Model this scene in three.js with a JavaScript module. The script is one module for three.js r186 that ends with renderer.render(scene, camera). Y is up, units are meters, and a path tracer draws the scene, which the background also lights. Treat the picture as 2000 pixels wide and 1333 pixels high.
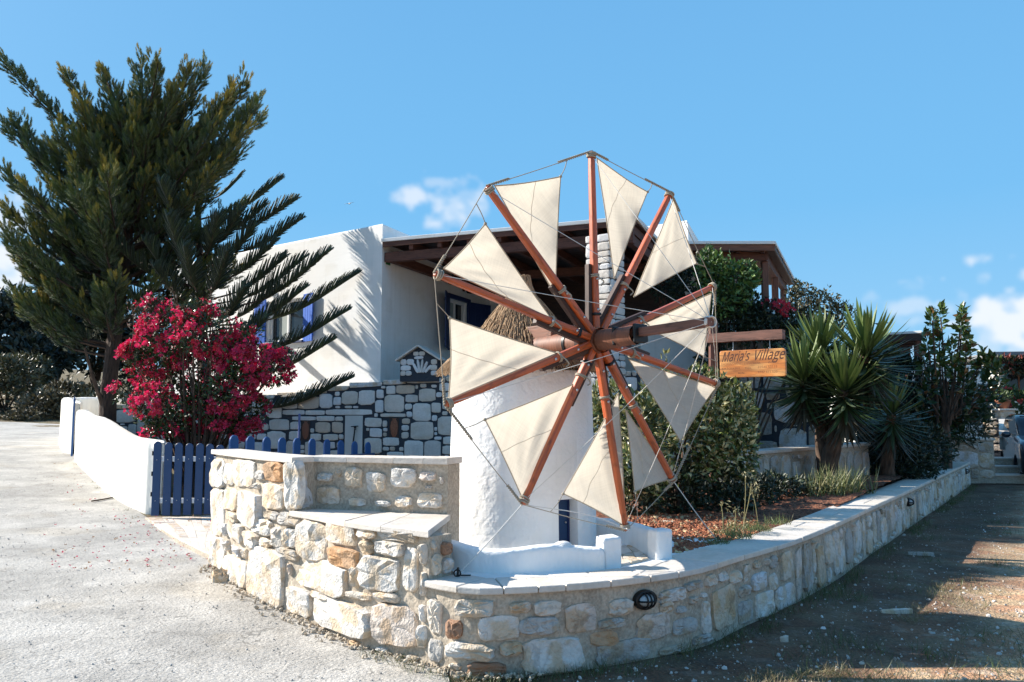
import * as THREE from 'three';
import { RoundedBoxGeometry } from 'three/addons/geometries/RoundedBoxGeometry.js';
import { mergeGeometries, toCreasedNormals } from 'three/addons/utils/BufferGeometryUtils.js';
import { Brush, Evaluator, SUBTRACTION } from 'three-bvh-csg';

// ---------------------------------------------------------------- camera, sky, sun, exposure
const V = (x, y, z) => new THREE.Vector3(x, y, z);
const scene = new THREE.Scene();
const FOCAL = 1600, TILT = Math.atan(148.5 / FOCAL), EYE = 1.6;
const camera = new THREE.PerspectiveCamera(2 * Math.atan(666.5 / FOCAL) * 180 / Math.PI, 1024 / 682, 0.1, 3000);
camera.position.set(0, EYE, 0); camera.rotation.x = TILT;
const renderer = new THREE.WebGLRenderer({ antialias: true });
renderer.toneMapping = THREE.LinearToneMapping;
renderer.toneMappingExposure = 2;
renderer.shadowMap.enabled = true;
const SUN = V(-0.955, 0, -0.29).normalize().multiplyScalar(Math.cos(0.53)).setY(Math.sin(0.53));
const sun = new THREE.DirectionalLight(new THREE.Color(1, 0.93, 0.83), 5);
sun.position.copy(SUN).multiplyScalar(60); sun.castShadow = true; scene.add(sun);
Object.assign(sun.shadow.camera, { left: -30, right: 30, top: 30, bottom: -30, near: 1, far: 160 });

// a random generator per use, tiling noise, plain noise
const rand = (seed) => () => { seed = (seed + 0x6d2b79f5) | 0; let t = Math.imul(seed ^ (seed >>> 15), 1 | seed); t = (t + Math.imul(t ^ (t >>> 7), 61 | t)) ^ t; return ((t ^ (t >>> 14)) >>> 0) / 4294967296; };
const hash = (x, y, s = 0) => { let h = Math.imul(x | 0, 374761393) ^ Math.imul(y | 0, 668265263) ^ Math.imul(s | 0, 2147483647 - 1013); h = Math.imul(h ^ (h >>> 13), 1274126177); h = Math.imul(h ^ (h >>> 15), 2246822519); return ((h ^ (h >>> 16)) >>> 0) / 4294967296; };
const RT = new Float32Array(65536), RP = new Int32Array(2048); { const r = rand(77); for (let i = 0; i < 65536; i++) RT[i] = r(); for (let i = 0; i < 2048; i++) RP[i] = Math.floor(r() * 65536); }
function fbm(x, y, oct, px = 0, py = px, s = 0) {
  let r = 0, a = 0.5, t = 0;
  for (let i = 0; i < oct; i++) {
    const xi = Math.floor(x), yi = Math.floor(y), fx = x - xi, fy = y - yi, u = fx * fx * (3 - 2 * fx), v = fy * fy * (3 - 2 * fy);
    let x0 = xi, x1 = xi + 1, y0 = yi, y1 = yi + 1; if (px) { x0 = ((x0 % px) + px) % px; x1 = x0 + 1 === px ? 0 : x0 + 1; y0 = ((y0 % py) + py) % py; y1 = y0 + 1 === py ? 0 : y0 + 1; }
    const k = s * 131 + i * 577, p0 = RP[(x0 + k) & 2047], p1 = RP[(x1 + k) & 2047], q0 = RP[(y0 + k * 3 + 911) & 2047], q1 = RP[(y1 + k * 3 + 911) & 2047];
    const A = RT[(p0 + q0) & 65535], B = RT[(p1 + q0) & 65535], C = RT[(p0 + q1) & 65535], D = RT[(p1 + q1) & 65535];
    r += a * (A + (B - A) * u + (C - A) * v + (A - B - C + D) * u * v); t += a; a *= 0.5; x *= 2; y *= 2; px *= 2; py *= 2;
  }
  return r / t;
}
const n3 = (p, f, s = 0) => (fbm(p.x * f + 31.7, p.y * f + 11.3 + p.z * f * 0.71, 3, 0, 0, s) + fbm(p.z * f + 7.1, p.y * f - p.x * f * 0.63, 3, 0, 0, s + 5)) - 1;
const clamp = (x, a = 0, b = 1) => Math.min(b, Math.max(a, x));
const sstep = (a, b, x) => { const t = clamp((x - a) / (b - a)); return t * t * (3 - 2 * t); };
const lerp = (a, b, t) => a + (b - a) * t;
const interp = (pts, x) => { if (x <= pts[0][0]) return pts[0][1]; for (let i = 1; i < pts.length; i++) if (x <= pts[i][0]) return lerp(pts[i - 1][1], pts[i][1], (x - pts[i - 1][0]) / (pts[i][0] - pts[i - 1][0])); return pts.at(-1)[1]; };

// a direction per photograph pixel (2000 x 1333) and points along it
function ray(px, py) { const cx = (px - 1000) / FOCAL, cy = (666.5 - py) / FOCAL, zf = Math.cos(TILT) - cy * Math.sin(TILT); return [cx / zf, (cy * Math.cos(TILT) + Math.sin(TILT)) / zf]; }
const at = (px, py, d) => { const [a, b] = ray(px, py); return V(a * d, EYE + b * d, -d); };

// the sky: clear blue with a few low fair-weather clouds all round
{
  const W = 2048, H = 1024, data = new Float32Array(W * H * 4), r = rand(5);
  const puffs = [];
  const puff = (px, py, w, h, k) => { const [a, b] = ray(px, py), l = Math.hypot(1, a); puffs.push([Math.atan2(-1, a), Math.atan2(b, l), w / 1600, h / 1600, k, puffs.length]); };
  puff(822, 384, 44, 20, 0.75); puff(878, 408, 52, 24, 0.7); puff(858, 356, 34, 10, 0.35); puff(905, 384, 18, 10, 0.25);
  puff(1978, 612, 66, 46, 1.3); puff(2020, 640, 100, 56, 1.3); puff(1950, 652, 60, 20, 0.8); puff(1778, 598, 38, 18, 0.45); puff(1775, 628, 36, 12, 0.35);
  puff(10, 430, 50, 34, 0.8); puff(-20, 520, 90, 60, 1.1);
  for (let i = 0; i < 26; i++) { const az = r() * 6.28; const da = Math.atan2(Math.sin(az + 1.571), Math.cos(az + 1.571)); if (Math.abs(da) < 0.65) continue; const el = 0.06 + r() * 0.22; for (let k = 0; k < 3; k++) puffs.push([az + (r() - 0.5) * 0.08, el + (r() - 0.5) * 0.03, 0.03 + r() * 0.06, 0.015 + r() * 0.03, 0.7 + r() * 0.6, puffs.length]); }
  const SKY = [[0, [0.3, 0.48, 0.62]], [0.09, [0.2, 0.42, 0.635]], [0.245, [0.134, 0.36, 0.615]], [0.47, [0.116, 0.318, 0.572]], [0.9, [0.08, 0.24, 0.49]], [1.57, [0.06, 0.19, 0.42]]];
  for (let j = 0; j < H; j++) {
    const el = ((j + 0.5) / H - 0.5) * Math.PI, se = Math.max(0, el);
    for (let i = 0; i < W; i++) {
      const az = ((i + 0.5) / W - 0.5) * 2 * Math.PI, k = (j * W + i) * 4;
      let c = [0, 1, 2].map((q) => interp(SKY.map((e) => [e[0], e[1][q]]), se) * 0.75);
      const cs = Math.cos(el) * (Math.cos(az) * SUN.x + Math.sin(az) * SUN.z) + Math.sin(el) * SUN.y, gl = Math.pow(Math.max(0, cs), 6) * 0.09; c = c.map((x) => x + gl);
      let a = 0;
      if (el > -0.05 && el < 0.6) for (const [pa, pe, pw, ph, pk, id] of puffs) {
        if (Math.abs(el - pe) > ph * 2.5) continue;
        let da = az - pa; da = Math.atan2(Math.sin(da), Math.cos(da)); const u = da / pw, v = (el - pe) / ph; if (u * u + v * v > 6) continue;
        const n = fbm(az * 46 + id * 9, el * 60 + 3, 6); a = Math.max(a, clamp((Math.exp(-(u * u + v * v) * 0.9) + (n - 0.5) * 2.1 - 0.3) * 1.5) * pk);
      }
      a = clamp(a); const cl = [0.475, 0.495, 0.525];
      for (let q = 0; q < 3; q++) data[k + q] = lerp(c[q], cl[q], a * 0.9);
      data[k + 3] = 1;
    }
  }
  const sky = new THREE.DataTexture(data, W, H, THREE.RGBAFormat, THREE.FloatType);
  sky.mapping = THREE.EquirectangularReflectionMapping; sky.magFilter = sky.minFilter = THREE.LinearFilter; sky.needsUpdate = true;
  scene.background = sky; scene.environment = sky;
}

// ---------------------------------------------------------------- textures and materials
function tex(size, span, fn, srgb) {
  const d = new Uint8Array(size * size * 4), enc = (x) => 255 * clamp(srgb ? (x <= 0.0031308 ? x * 12.92 : 1.055 * Math.pow(x, 1 / 2.4) - 0.055) : x);
  for (let j = 0; j < size; j++) for (let i = 0; i < size; i++) { let c = fn(i / size, j / size); if (typeof c === 'number') c = [c, c, c]; const k = (j * size + i) * 4; d[k] = enc(c[0]); d[k + 1] = enc(c[1]); d[k + 2] = enc(c[2]); d[k + 3] = 255; }
  const t = new THREE.DataTexture(d, size, size); t.wrapS = t.wrapT = THREE.RepeatWrapping; t.magFilter = THREE.LinearFilter; t.minFilter = THREE.LinearMipmapLinearFilter; t.generateMipmaps = true;
  if (srgb) t.colorSpace = THREE.SRGBColorSpace; t.repeat.set(1 / span, 1 / span); t.needsUpdate = true; return t;
}
const mixc = (a, b, t) => a.map((x, i) => lerp(x, b[i], clamp(t)));
const col = (r, g, b) => new THREE.Color().setRGB(r, g, b);
const std = (c, o = {}) => new THREE.MeshStandardMaterial({ color: col(...c), roughness: 0.85, ...o });
const phys = (c, o = {}) => new THREE.MeshPhysicalMaterial({ color: col(...c), roughness: 0.8, ...o });

const T = {};
T.rough = tex(512, 0.5, (u, v) => fbm(u * 12, v * 12, 6, 12));
T.stone = tex(1024, 0.9, (u, v) => { const n = fbm(u * 5, v * 5, 6, 5), f = fbm(u * 40, v * 40, 4, 40, 40, 3), vein = Math.abs(fbm(u * 6 + n, v * 6 + n * 2, 4, 6, 6, 9) - 0.5) * 2; const st = sstep(0.46, 0.68, fbm(u * 9, v * 9, 4, 9, 9, 21)); const l = 0.62 + 0.3 * n + 0.22 * (f - 0.5) - 0.18 * (1 - sstep(0, 0.12, vein)); return mixc([l * 1.05, l * 1.03, l], [l * 0.95, l * 0.78, l * 0.58], st * 0.9); }, true);
T.stoneBump = tex(512, 0.35, (u, v) => { const w = fbm(u * 4, v * 4, 4, 4, 4, 2); return 0.5 * fbm(u * 10 + w * 1.5, v * 10, 6, 10) + 0.5 * fbm(u * 28, v * 28, 4, 28, 28, 4); });
T.mortar = tex(512, 0.8, (u, v) => { const n = fbm(u * 6, v * 6, 6, 6), s = fbm(u * 60, v * 60, 3, 60, 60, 8); const l = 0.72 + 0.4 * (n - 0.5) + 0.5 * (s - 0.5); return [l, l * 0.985, l * 0.96]; }, true);
T.plaster = tex(1024, 3, (u, v) => { const n = fbm(u * 4, v * 4, 6, 4), st = fbm(u * 3, v * 60, 4, 3, 60, 12); const dr = sstep(0.52, 0.8, fbm(u * 46, v * 3, 4, 46, 3, 19)), gr = sstep(0.58, 0.78, fbm(u * 7, v * 7, 5, 7, 7, 27)); const l = 0.97 + 0.07 * (n - 0.5) + 0.03 * (st - 0.5) - 0.05 * dr - 0.06 * gr; return [l, l * (0.998 - 0.012 * gr), l * (0.99 - 0.035 * gr)]; }, true);
T.plasterBump = tex(1024, 1.6, (u, v) => 0.6 * fbm(u * 4 + 0.3 * fbm(u * 5, v * 5, 3, 5), v * 34, 4, 4, 34, 3) + 0.4 * fbm(u * 8, v * 8, 5, 8, 8, 7));
T.handBump = tex(512, 0.9, (u, v) => 0.75 * fbm(u * 5, v * 4, 4, 5, 4, 3) + 0.25 * fbm(u * 30, v * 30, 3, 30, 30, 7));
T.road = tex(1024, 3, (u, v) => { const n = fbm(u * 7, v * 7, 5, 7), m = fbm(u * 26, v * 26, 4, 26, 26, 4), s = fbm(u * 240, v * 240, 3, 240, 240, 9), e = hash(Math.floor(u * 500), Math.floor(v * 500), 3); let l = 0.76 + 0.42 * (n - 0.5) + 0.26 * (m - 0.5) + 0.42 * (s - 0.5); if (e > 0.985) l *= 0.6; const cr = Math.abs(fbm(u * 9 + n, v * 9, 4, 9, 9, 31) - 0.5); if (cr < 0.007 && m > 0.42) l *= 0.6; l *= 1 - 0.16 * sstep(0.52, 0.7, fbm(u * 3, v * 3, 5, 3, 3, 71)); return mixc([l, l * 0.975, l * 0.93], [l * 0.98, l * 0.9, l * 0.78], sstep(0.5, 0.7, fbm(u * 5, v * 5, 4, 5, 5, 44)) * 0.6); }, true);
T.roadBump = tex(1024, 1.0, (u, v) => 0.55 * fbm(u * 60, v * 60, 4, 60) + 0.25 * fbm(u * 14, v * 14, 4, 14, 14, 3) + 0.3 * (hash(Math.floor(u * 220), Math.floor(v * 220), 5) > 0.93 ? 1 : 0));
T.dirt = tex(1024, 3.4, (u, v) => { const n = fbm(u * 8, v * 8, 5, 8), g = fbm(u * 14, v * 14, 5, 14, 14, 4), s = fbm(u * 200, v * 200, 3, 200, 200, 9), e = hash(Math.floor(u * 600), Math.floor(v * 600), 3); const l = 0.7 + 0.6 * (n - 0.5) + 0.7 * (s - 0.5); let c = mixc([0.40 * l, 0.275 * l, 0.19 * l], [0.42 * l, 0.36 * l, 0.26 * l], sstep(0.42, 0.62, g)); c = mixc(c, [0.5 * l, 0.47 * l, 0.42 * l], sstep(0.58, 0.75, fbm(u * 30, v * 30, 3, 30, 30, 6)) * 0.7); if (e > 0.975) c = c.map((x) => x * 1.5); return c; }, true);
T.soil = tex(1024, 1.6, (u, v) => { const n = fbm(u * 8, v * 8, 5, 8), s = fbm(u * 70, v * 70, 4, 70, 70, 9); const l = 0.6 + 0.7 * (n - 0.5) + 0.9 * (s - 0.5); return mixc([0.24 * l, 0.085 * l, 0.04 * l], [0.38 * l, 0.18 * l, 0.09 * l], sstep(0.5, 0.7, s)); }, true);
T.wood = tex(1024, 0.7, (u, v) => { const g = fbm(u * 4, v * 70, 4, 4, 70, 3), n = fbm(u * 3, v * 9, 4, 3, 9, 8), r = Math.abs(fbm(u * 2, v * 12, 4, 2, 12, 6) - 0.5) * 2; const l = 0.72 + 0.5 * (g - 0.5) + 0.4 * (n - 0.5) - 0.25 * (1 - sstep(0, 0.15, r)); return [l, l * 0.97, l * 0.93]; }, true);
T.cloth = tex(1024, 0.8, (u, v) => { const wv = 0.5 + 0.25 * Math.sin(u * 6.2832 * 300) + 0.25 * Math.sin(v * 6.2832 * 300); const n = fbm(u * 5, v * 5, 5, 5), s = fbm(u * 6, v * 160, 3, 6, 160, 4) + fbm(u * 160, v * 6, 3, 160, 6, 5) - 1; const sg = sstep(0.55, 0.75, fbm(u * 3, v * 3, 5, 3, 3, 14)); const l = 0.93 + 0.1 * (n - 0.5) + 0.12 * s + 0.03 * (wv - 0.5) - 0.06 * sg; return [l, l * 0.99, l * 0.97]; }, true);
T.marble = tex(1024, 1.3, (u, v) => { const n = fbm(u * 4, v * 4, 6, 4), s = fbm(u * 50, v * 50, 4, 50, 50, 6), d = sstep(0.55, 0.75, fbm(u * 7, v * 7, 4, 7, 7, 13)); const l = 0.86 + 0.22 * (n - 0.5) + 0.2 * (s - 0.5); return mixc([l, l * 0.975, l * 0.95], [l * 0.86, l * 0.8, l * 0.7], d * 0.5); }, true);
T.bark = tex(512, 0.5, (u, v) => { const n = fbm(u * 14, v * 4, 5, 14, 4), l = 0.55 + 0.9 * (n - 0.5); return [l, l * 0.92, l * 0.85]; }, true);

const M = {};
M.plaster = std([0.83, 0.825, 0.81], { map: T.plaster, bumpMap: T.plasterBump, bumpScale: 0.0035, roughness: 0.95 });
M.plasterHand = std([0.85, 0.85, 0.845], { map: T.plaster, bumpMap: T.handBump, bumpScale: 0.022, roughness: 0.95 });
M.plasterCream = std([0.8, 0.775, 0.715], { map: T.plaster, bumpMap: T.handBump, bumpScale: 0.008, roughness: 0.95 });
const stoneM = (c) => std(c, { map: T.stone, bumpMap: T.stoneBump, bumpScale: 0.014, roughness: 0.9 });
M.stones = [[0.93, 0.9, 0.855], [0.88, 0.8, 0.7], [0.82, 0.69, 0.54], [0.62, 0.6, 0.57], [0.72, 0.47, 0.29], [0.86, 0.76, 0.68], [0.88, 0.89, 0.92], [0.48, 0.28, 0.18]].map((c) => stoneM(c.map((x) => x * 0.86)));   // white, cream, beige, grey, ochre, pinkish, bluish white, rust
M.pale = [[0.78, 0.775, 0.76], [0.72, 0.68, 0.63], [0.75, 0.76, 0.78], [0.64, 0.55, 0.46], [0.66, 0.64, 0.62]].map((c) => std(c, { map: T.marble, bumpMap: T.stoneBump, bumpScale: 0.006, roughness: 0.9 }));
M.mortar = std([0.6, 0.52, 0.42], { map: T.mortar, bumpMap: T.rough, bumpScale: 0.012, roughness: 0.97 });
M.grout = std([0.035, 0.042, 0.055], { bumpMap: T.rough, bumpScale: 0.01, roughness: 0.9 });
const slabM = (c) => std(c, { map: T.marble, bumpMap: T.stoneBump, bumpScale: 0.004, roughness: 0.75 });
M.slab = slabM([0.76, 0.71, 0.645]); M.slabs = [M.slab, slabM([0.7, 0.66, 0.61]), slabM([0.79, 0.7, 0.61]), slabM([0.74, 0.68, 0.6])];
M.road = std([0.58, 0.56, 0.53], { map: T.road, bumpMap: T.roadBump, bumpScale: 0.014, roughness: 0.95 });
M.dirt = std([0.95, 0.8, 0.68], { map: T.dirt, bumpMap: T.roadBump, bumpScale: 0.03, roughness: 1 });
M.soil = std([1.1, 1, 1], { map: T.soil, bumpMap: T.rough, bumpScale: 0.05, roughness: 1 });
const woodM = (c, o = {}) => phys(c, { map: T.wood, bumpMap: T.wood, bumpScale: 0.002, roughness: 0.6, ...o });
M.varnish = woodM([0.64, 0.125, 0.026], { roughness: 0.42, clearcoat: 0.35, clearcoatRoughness: 0.3 });
M.oldWood = woodM([0.26, 0.1, 0.055]);
M.darkWood = woodM([0.075, 0.034, 0.024]);
M.pergola = woodM([0.16, 0.062, 0.04], { roughness: 0.75 });
M.signPost = woodM([0.24, 0.105, 0.075]);
M.blue = std([0.014, 0.05, 0.135], { roughness: 0.5, bumpMap: T.wood, bumpScale: 0.001 });
M.blueBright = std([0.022, 0.09, 0.26], { roughness: 0.5, bumpMap: T.wood, bumpScale: 0.001 });
M.shutter = std([0.018, 0.11, 0.5], { roughness: 0.8, bumpMap: T.wood, bumpScale: 0.001 });
M.navy = std([0.012, 0.028, 0.11], { roughness: 0.5, bumpMap: T.wood, bumpScale: 0.001 });
M.white = std([0.8, 0.8, 0.79], { roughness: 0.5 });
M.black = std([0.012, 0.012, 0.013], { roughness: 0.45, metalness: 0.3 });
M.steel = std([0.55, 0.55, 0.56], { roughness: 0.35, metalness: 0.9 });
M.rope = std([0.36, 0.31, 0.24], { roughness: 0.95 });
M.cord = std([0.62, 0.6, 0.56], { roughness: 0.9 });
M.sail = phys([0.66, 0.605, 0.515], { map: T.cloth, bumpMap: T.cloth, bumpScale: 0.0015, roughness: 1, transmission: 0.56, thickness: 0 });
M.seam = std([0.6, 0.52, 0.41], { roughness: 1 });
M.hem = std([0.5, 0.41, 0.3], { map: T.cloth, roughness: 1 });
M.straw = std([1, 1, 1], { roughness: 0.95 });
M.terracotta = std([0.36, 0.14, 0.08], { map: T.mortar, roughness: 0.9 });
M.bark = std([0.17, 0.12, 0.09], { map: T.bark, bumpMap: T.bark, bumpScale: 0.02, roughness: 1 });
M.barkDark = std([0.09, 0.06, 0.045], { map: T.bark, bumpMap: T.bark, bumpScale: 0.02, roughness: 1 });
M.glass = phys([0.02, 0.025, 0.03], { roughness: 0.06 });
M.leaf = phys([1, 1, 1], { roughness: 0.5, transmission: 0.3, thickness: 0 });
M.leafGloss = phys([1, 1, 1], { roughness: 0.3, transmission: 0.22, thickness: 0 });
M.needle = phys([1, 1, 1], { roughness: 0.9, transmission: 0.3, thickness: 0 });
M.petal = phys([1, 1, 1], { roughness: 0.8, transmission: 0.45, thickness: 0 });

// ---------------------------------------------------------------- builders
const used = {};
function numbered(n) { const k = used[n] = (used[n] ?? -1) + 1; return k ? n + '_' + String(k).padStart(3, '0') : n; }
function thing(name, label, category, pos = [0, 0, 0], turn = 0, group) {
  const o = new THREE.Group(); o.name = numbered(name); o.position.set(...pos); o.rotation.y = turn; scene.add(o);
  o.userData = { label, category }; if (group) o.userData.group = group; return o;
}
function part(name, geo, mat, parent, label) { const m = new THREE.Mesh(geo, mat); m.name = parent === scene ? numbered(name) : name; m.castShadow = m.receiveShadow = true; parent.add(m); if (label) m.userData.label = label; return m; }
function struct(name, geo, mat) { const m = part(name, geo, mat, scene); m.userData.kind = 'structure'; return m; }
function sub(name, parent) { const g = new THREE.Group(); g.name = name; parent.add(g); return g; }
function clean(g) { g = g.index ? g.toNonIndexed() : g; for (const k of Object.keys(g.attributes)) if (!['position', 'normal', 'uv'].includes(k)) g.deleteAttribute(k); g.clearGroups(); return g; }
const merge = (list) => mergeGeometries(list.map(clean));
function boxUV(geo, o = [0, 0], s = 1) {   // uv in metres from the side each face looks to
  const g = clean(geo); const p = g.attributes.position, uv = new Float32Array(p.count * 2); if (!g.attributes.normal) g.computeVertexNormals();
  const a = V(), b = V(), c = V();
  for (let i = 0; i < p.count; i += 3) {
    a.fromBufferAttribute(p, i); b.fromBufferAttribute(p, i + 1).sub(a); c.fromBufferAttribute(p, i + 2).sub(a); b.cross(c); const x = Math.abs(b.x), y = Math.abs(b.y), z = Math.abs(b.z);
    for (let k = 0; k < 3; k++) { a.fromBufferAttribute(p, i + k); const q = x >= y && x >= z ? [a.z, a.y] : y >= z ? [a.x, a.z] : [a.x, a.y]; uv[(i + k) * 2] = q[0] * s + o[0]; uv[(i + k) * 2 + 1] = q[1] * s + o[1]; }
  }
  g.setAttribute('uv', new THREE.BufferAttribute(uv, 2)); return g;
}
const rbox = (w, h, d, r = 0.01, x = 0, y = 0, z = 0) => boxUV(new RoundedBoxGeometry(w, h, d, 1, Math.min(r, w * 0.45, h * 0.45, d * 0.45)).translate(x, y, z), [w * 3.1 + x, h * 1.7 + y]);
const basis = (x, y, z, p) => new THREE.Matrix4().makeBasis(x, y, z).setPosition(p);
function beam(a, b, w, h = w, r = 0.008, up = V(0, 1, 0)) {   // squared timber from a to b, grain along it
  const d = b.clone().sub(a), l = d.length(); d.normalize(); let y = Math.abs(d.dot(up)) > 0.98 ? V(0, 0, 1) : up.clone(); y.addScaledVector(d, -d.dot(y)).normalize(); const z = d.clone().cross(y);
  return rbox(l, h, w, r).applyMatrix4(basis(d, y, z, a.clone().add(b).multiplyScalar(0.5)));
}
function rod(a, b, r0, r1 = r0, seg = 8, rows = 1) {
  const d = b.clone().sub(a), l = d.length(), g = new THREE.CylinderGeometry(r1, r0, l, seg, rows); const uv = g.attributes.uv; for (let i = 0; i < uv.count; i++) uv.setXY(i, uv.getX(i) * 6.28 * r0, uv.getY(i) * l);
  return g.applyQuaternion(new THREE.Quaternion().setFromUnitVectors(V(0, 1, 0), d.normalize())).translate((a.x + b.x) / 2, (a.y + b.y) / 2, (a.z + b.z) / 2);
}
function tube(pts, r, seg = 24, rad = 6) { const c = new THREE.CatmullRomCurve3(pts, false, 'centripetal'); return new THREE.TubeGeometry(c, seg, r, rad); }
function limb(pts, r0, r1, seg = 10, rad = 8, rough = 0.1, s = 1) {   // tapering branch or trunk
  const c = new THREE.CatmullRomCurve3(pts), g = new THREE.TubeGeometry(c, seg, 1, rad), p = g.attributes.position, uv = g.attributes.uv, L = c.getLength(), q = V();
  for (let i = 0; i <= seg; i++) { const o = c.getPointAt(i / seg); for (let j = 0; j <= rad; j++) { const k = i * (rad + 1) + j; q.fromBufferAttribute(p, k).sub(o); const r = lerp(r0, r1, i / seg) * (1 + rough * (hash(i, j % rad, s) - 0.5) * 2); q.multiplyScalar(r).add(o); p.setXYZ(k, q.x, q.y, q.z); uv.setXY(k, (j / rad) * 6.28 * r0, (i / seg) * L); } }
  g.computeVertexNormals(); return g;
}
const _m = new THREE.Matrix4(), _q = new THREE.Quaternion(), _q2 = new THREE.Quaternion(), _s = V(1, 1, 1), UP = V(0, 1, 0);
function scatter(name, geo, mat, list, parent, kind) {   // many small alike leaves or blades as one part; list of {p, d, s, c, roll}
  const m = new THREE.InstancedMesh(geo, mat, list.length); m.name = parent === scene ? numbered(name) : name; const c = new THREE.Color();
  list.forEach((e, i) => { _q.setFromUnitVectors(UP, e.d); _q2.setFromAxisAngle(UP, e.roll ?? 0); _q.multiply(_q2); typeof e.s === 'number' ? _s.set(e.s, e.s, e.s) : _s.copy(e.s); m.setMatrixAt(i, _m.compose(e.p, _q, _s)); m.setColorAt(i, c.setRGB(...e.c)); });
  m.castShadow = m.receiveShadow = true; parent.add(m); if (kind) m.userData.kind = kind; return m;
}
function leafGeo(w = 0.45, fold = 0.1, droop = 0.12) { const g = new THREE.BufferGeometry(); g.setAttribute('position', new THREE.Float32BufferAttribute([0, 0, 0, 0, 0.5, 0.02, -w / 2, 0.42, fold, 0, 0, 0, w / 2, 0.42, fold, 0, 0.5, 0.02, -w / 2, 0.42, fold, 0, 0.5, 0.02, 0, 1, -droop, 0, 0.5, 0.02, w / 2, 0.42, fold, 0, 1, -droop], 3)); g.computeVertexNormals(); return g; }
const ballDir = (r) => { const z = r() * 2 - 1, a = r() * 6.2832, q = Math.sqrt(1 - z * z); return V(q * Math.cos(a), z, q * Math.sin(a)); };
function inBlobs(blobs, n, r, shell = 0.6) {   // blobs: {c, r: [x, y, z]}; points near their surfaces
  const out = [], w = blobs.map((b) => b.r[0] * b.r[1] + b.r[0] * b.r[2]); const sum = w.reduce((a, b) => a + b, 0);
  for (let i = 0; i < n; i++) { let t = r() * sum, k = 0; while (k < w.length - 1 && (t -= w[k]) > 0) k++; const b = blobs[k], d = ballDir(r), q = Math.pow(lerp(shell, 1.03, Math.sqrt(r())), 1) * (1 + 0.28 * (fbm(d.x * 3 + k * 7 + 9, d.y * 3 + d.z * 2.3, 3) - 0.5) * 2); out.push({ p: V(b.c.x + d.x * b.r[0] * q, b.c.y + d.y * b.r[1] * q, b.c.z + d.z * b.r[2] * q), n: d, q, k }); }
  return out;
}
const pxBlob = (px, py, d, rx, ry, rz = rx) => ({ c: at(px, py, d), r: [rx * d / FOCAL, ry * d / FOCAL, rz * d / FOCAL] });
const jit = (r, v, a) => v.clone().add(ballDir(r).multiplyScalar(a)).normalize();

// ---------------------------------------------------------------- the ground
const RISE = [[5.2, 0], [8, 0.15], [12.2, 0.2], [15, 0.42], [19.9, 0.83], [27, 1.08], [35, 1.25], [40, 1.6], [52, 2.9], [90, 6], [200, 12], [900, 20]];
function G(x, z) { const s = -0.61 * x - 0.79 * z, m = sstep(0.3, -2.3, x + Math.max(0, -z - 14) * 0.25); let y = interp(RISE, s) * 0.5 + 0.25 * (interp(RISE, s - 0.9) + interp(RISE, s + 0.9)); y *= m; return y; }
function ground(px, py) { const [a, b] = ray(px, py); let d = 6; for (let i = 0; i < 200; i++) { const y = G(a * d, -d), nd = (EYE - y) / -b; d = lerp(d, clamp(nd, 1, 60), 0.3); } return V(a * d, G(a * d, -d), -d); }
function sheet(rows, yOff, f) { // rows of [x, z] points of equal count -> mesh with uv in metres
  const n = rows[0].length, pos = [], uv = [], idx = [];
  rows.forEach((row, j) => row.forEach(([x, z], i) => { pos.push(x, f(x, z) + yOff, z); uv.push(x, z); if (j && i) { const a = j * n + i; idx.push(a, a - 1, a - n - 1, a, a - n - 1, a - n); } }));
  const g = new THREE.BufferGeometry(); g.setAttribute('position', new THREE.Float32BufferAttribute(pos, 3)); g.setAttribute('uv', new THREE.Float32BufferAttribute(uv, 2)); g.setIndex(idx); g.computeVertexNormals(); return g;
}
const lump = (x, z, a) => a * (fbm(x * 0.9 + 50, z * 0.9 + 50, 5, 0, 0, 3) - 0.5);
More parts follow.
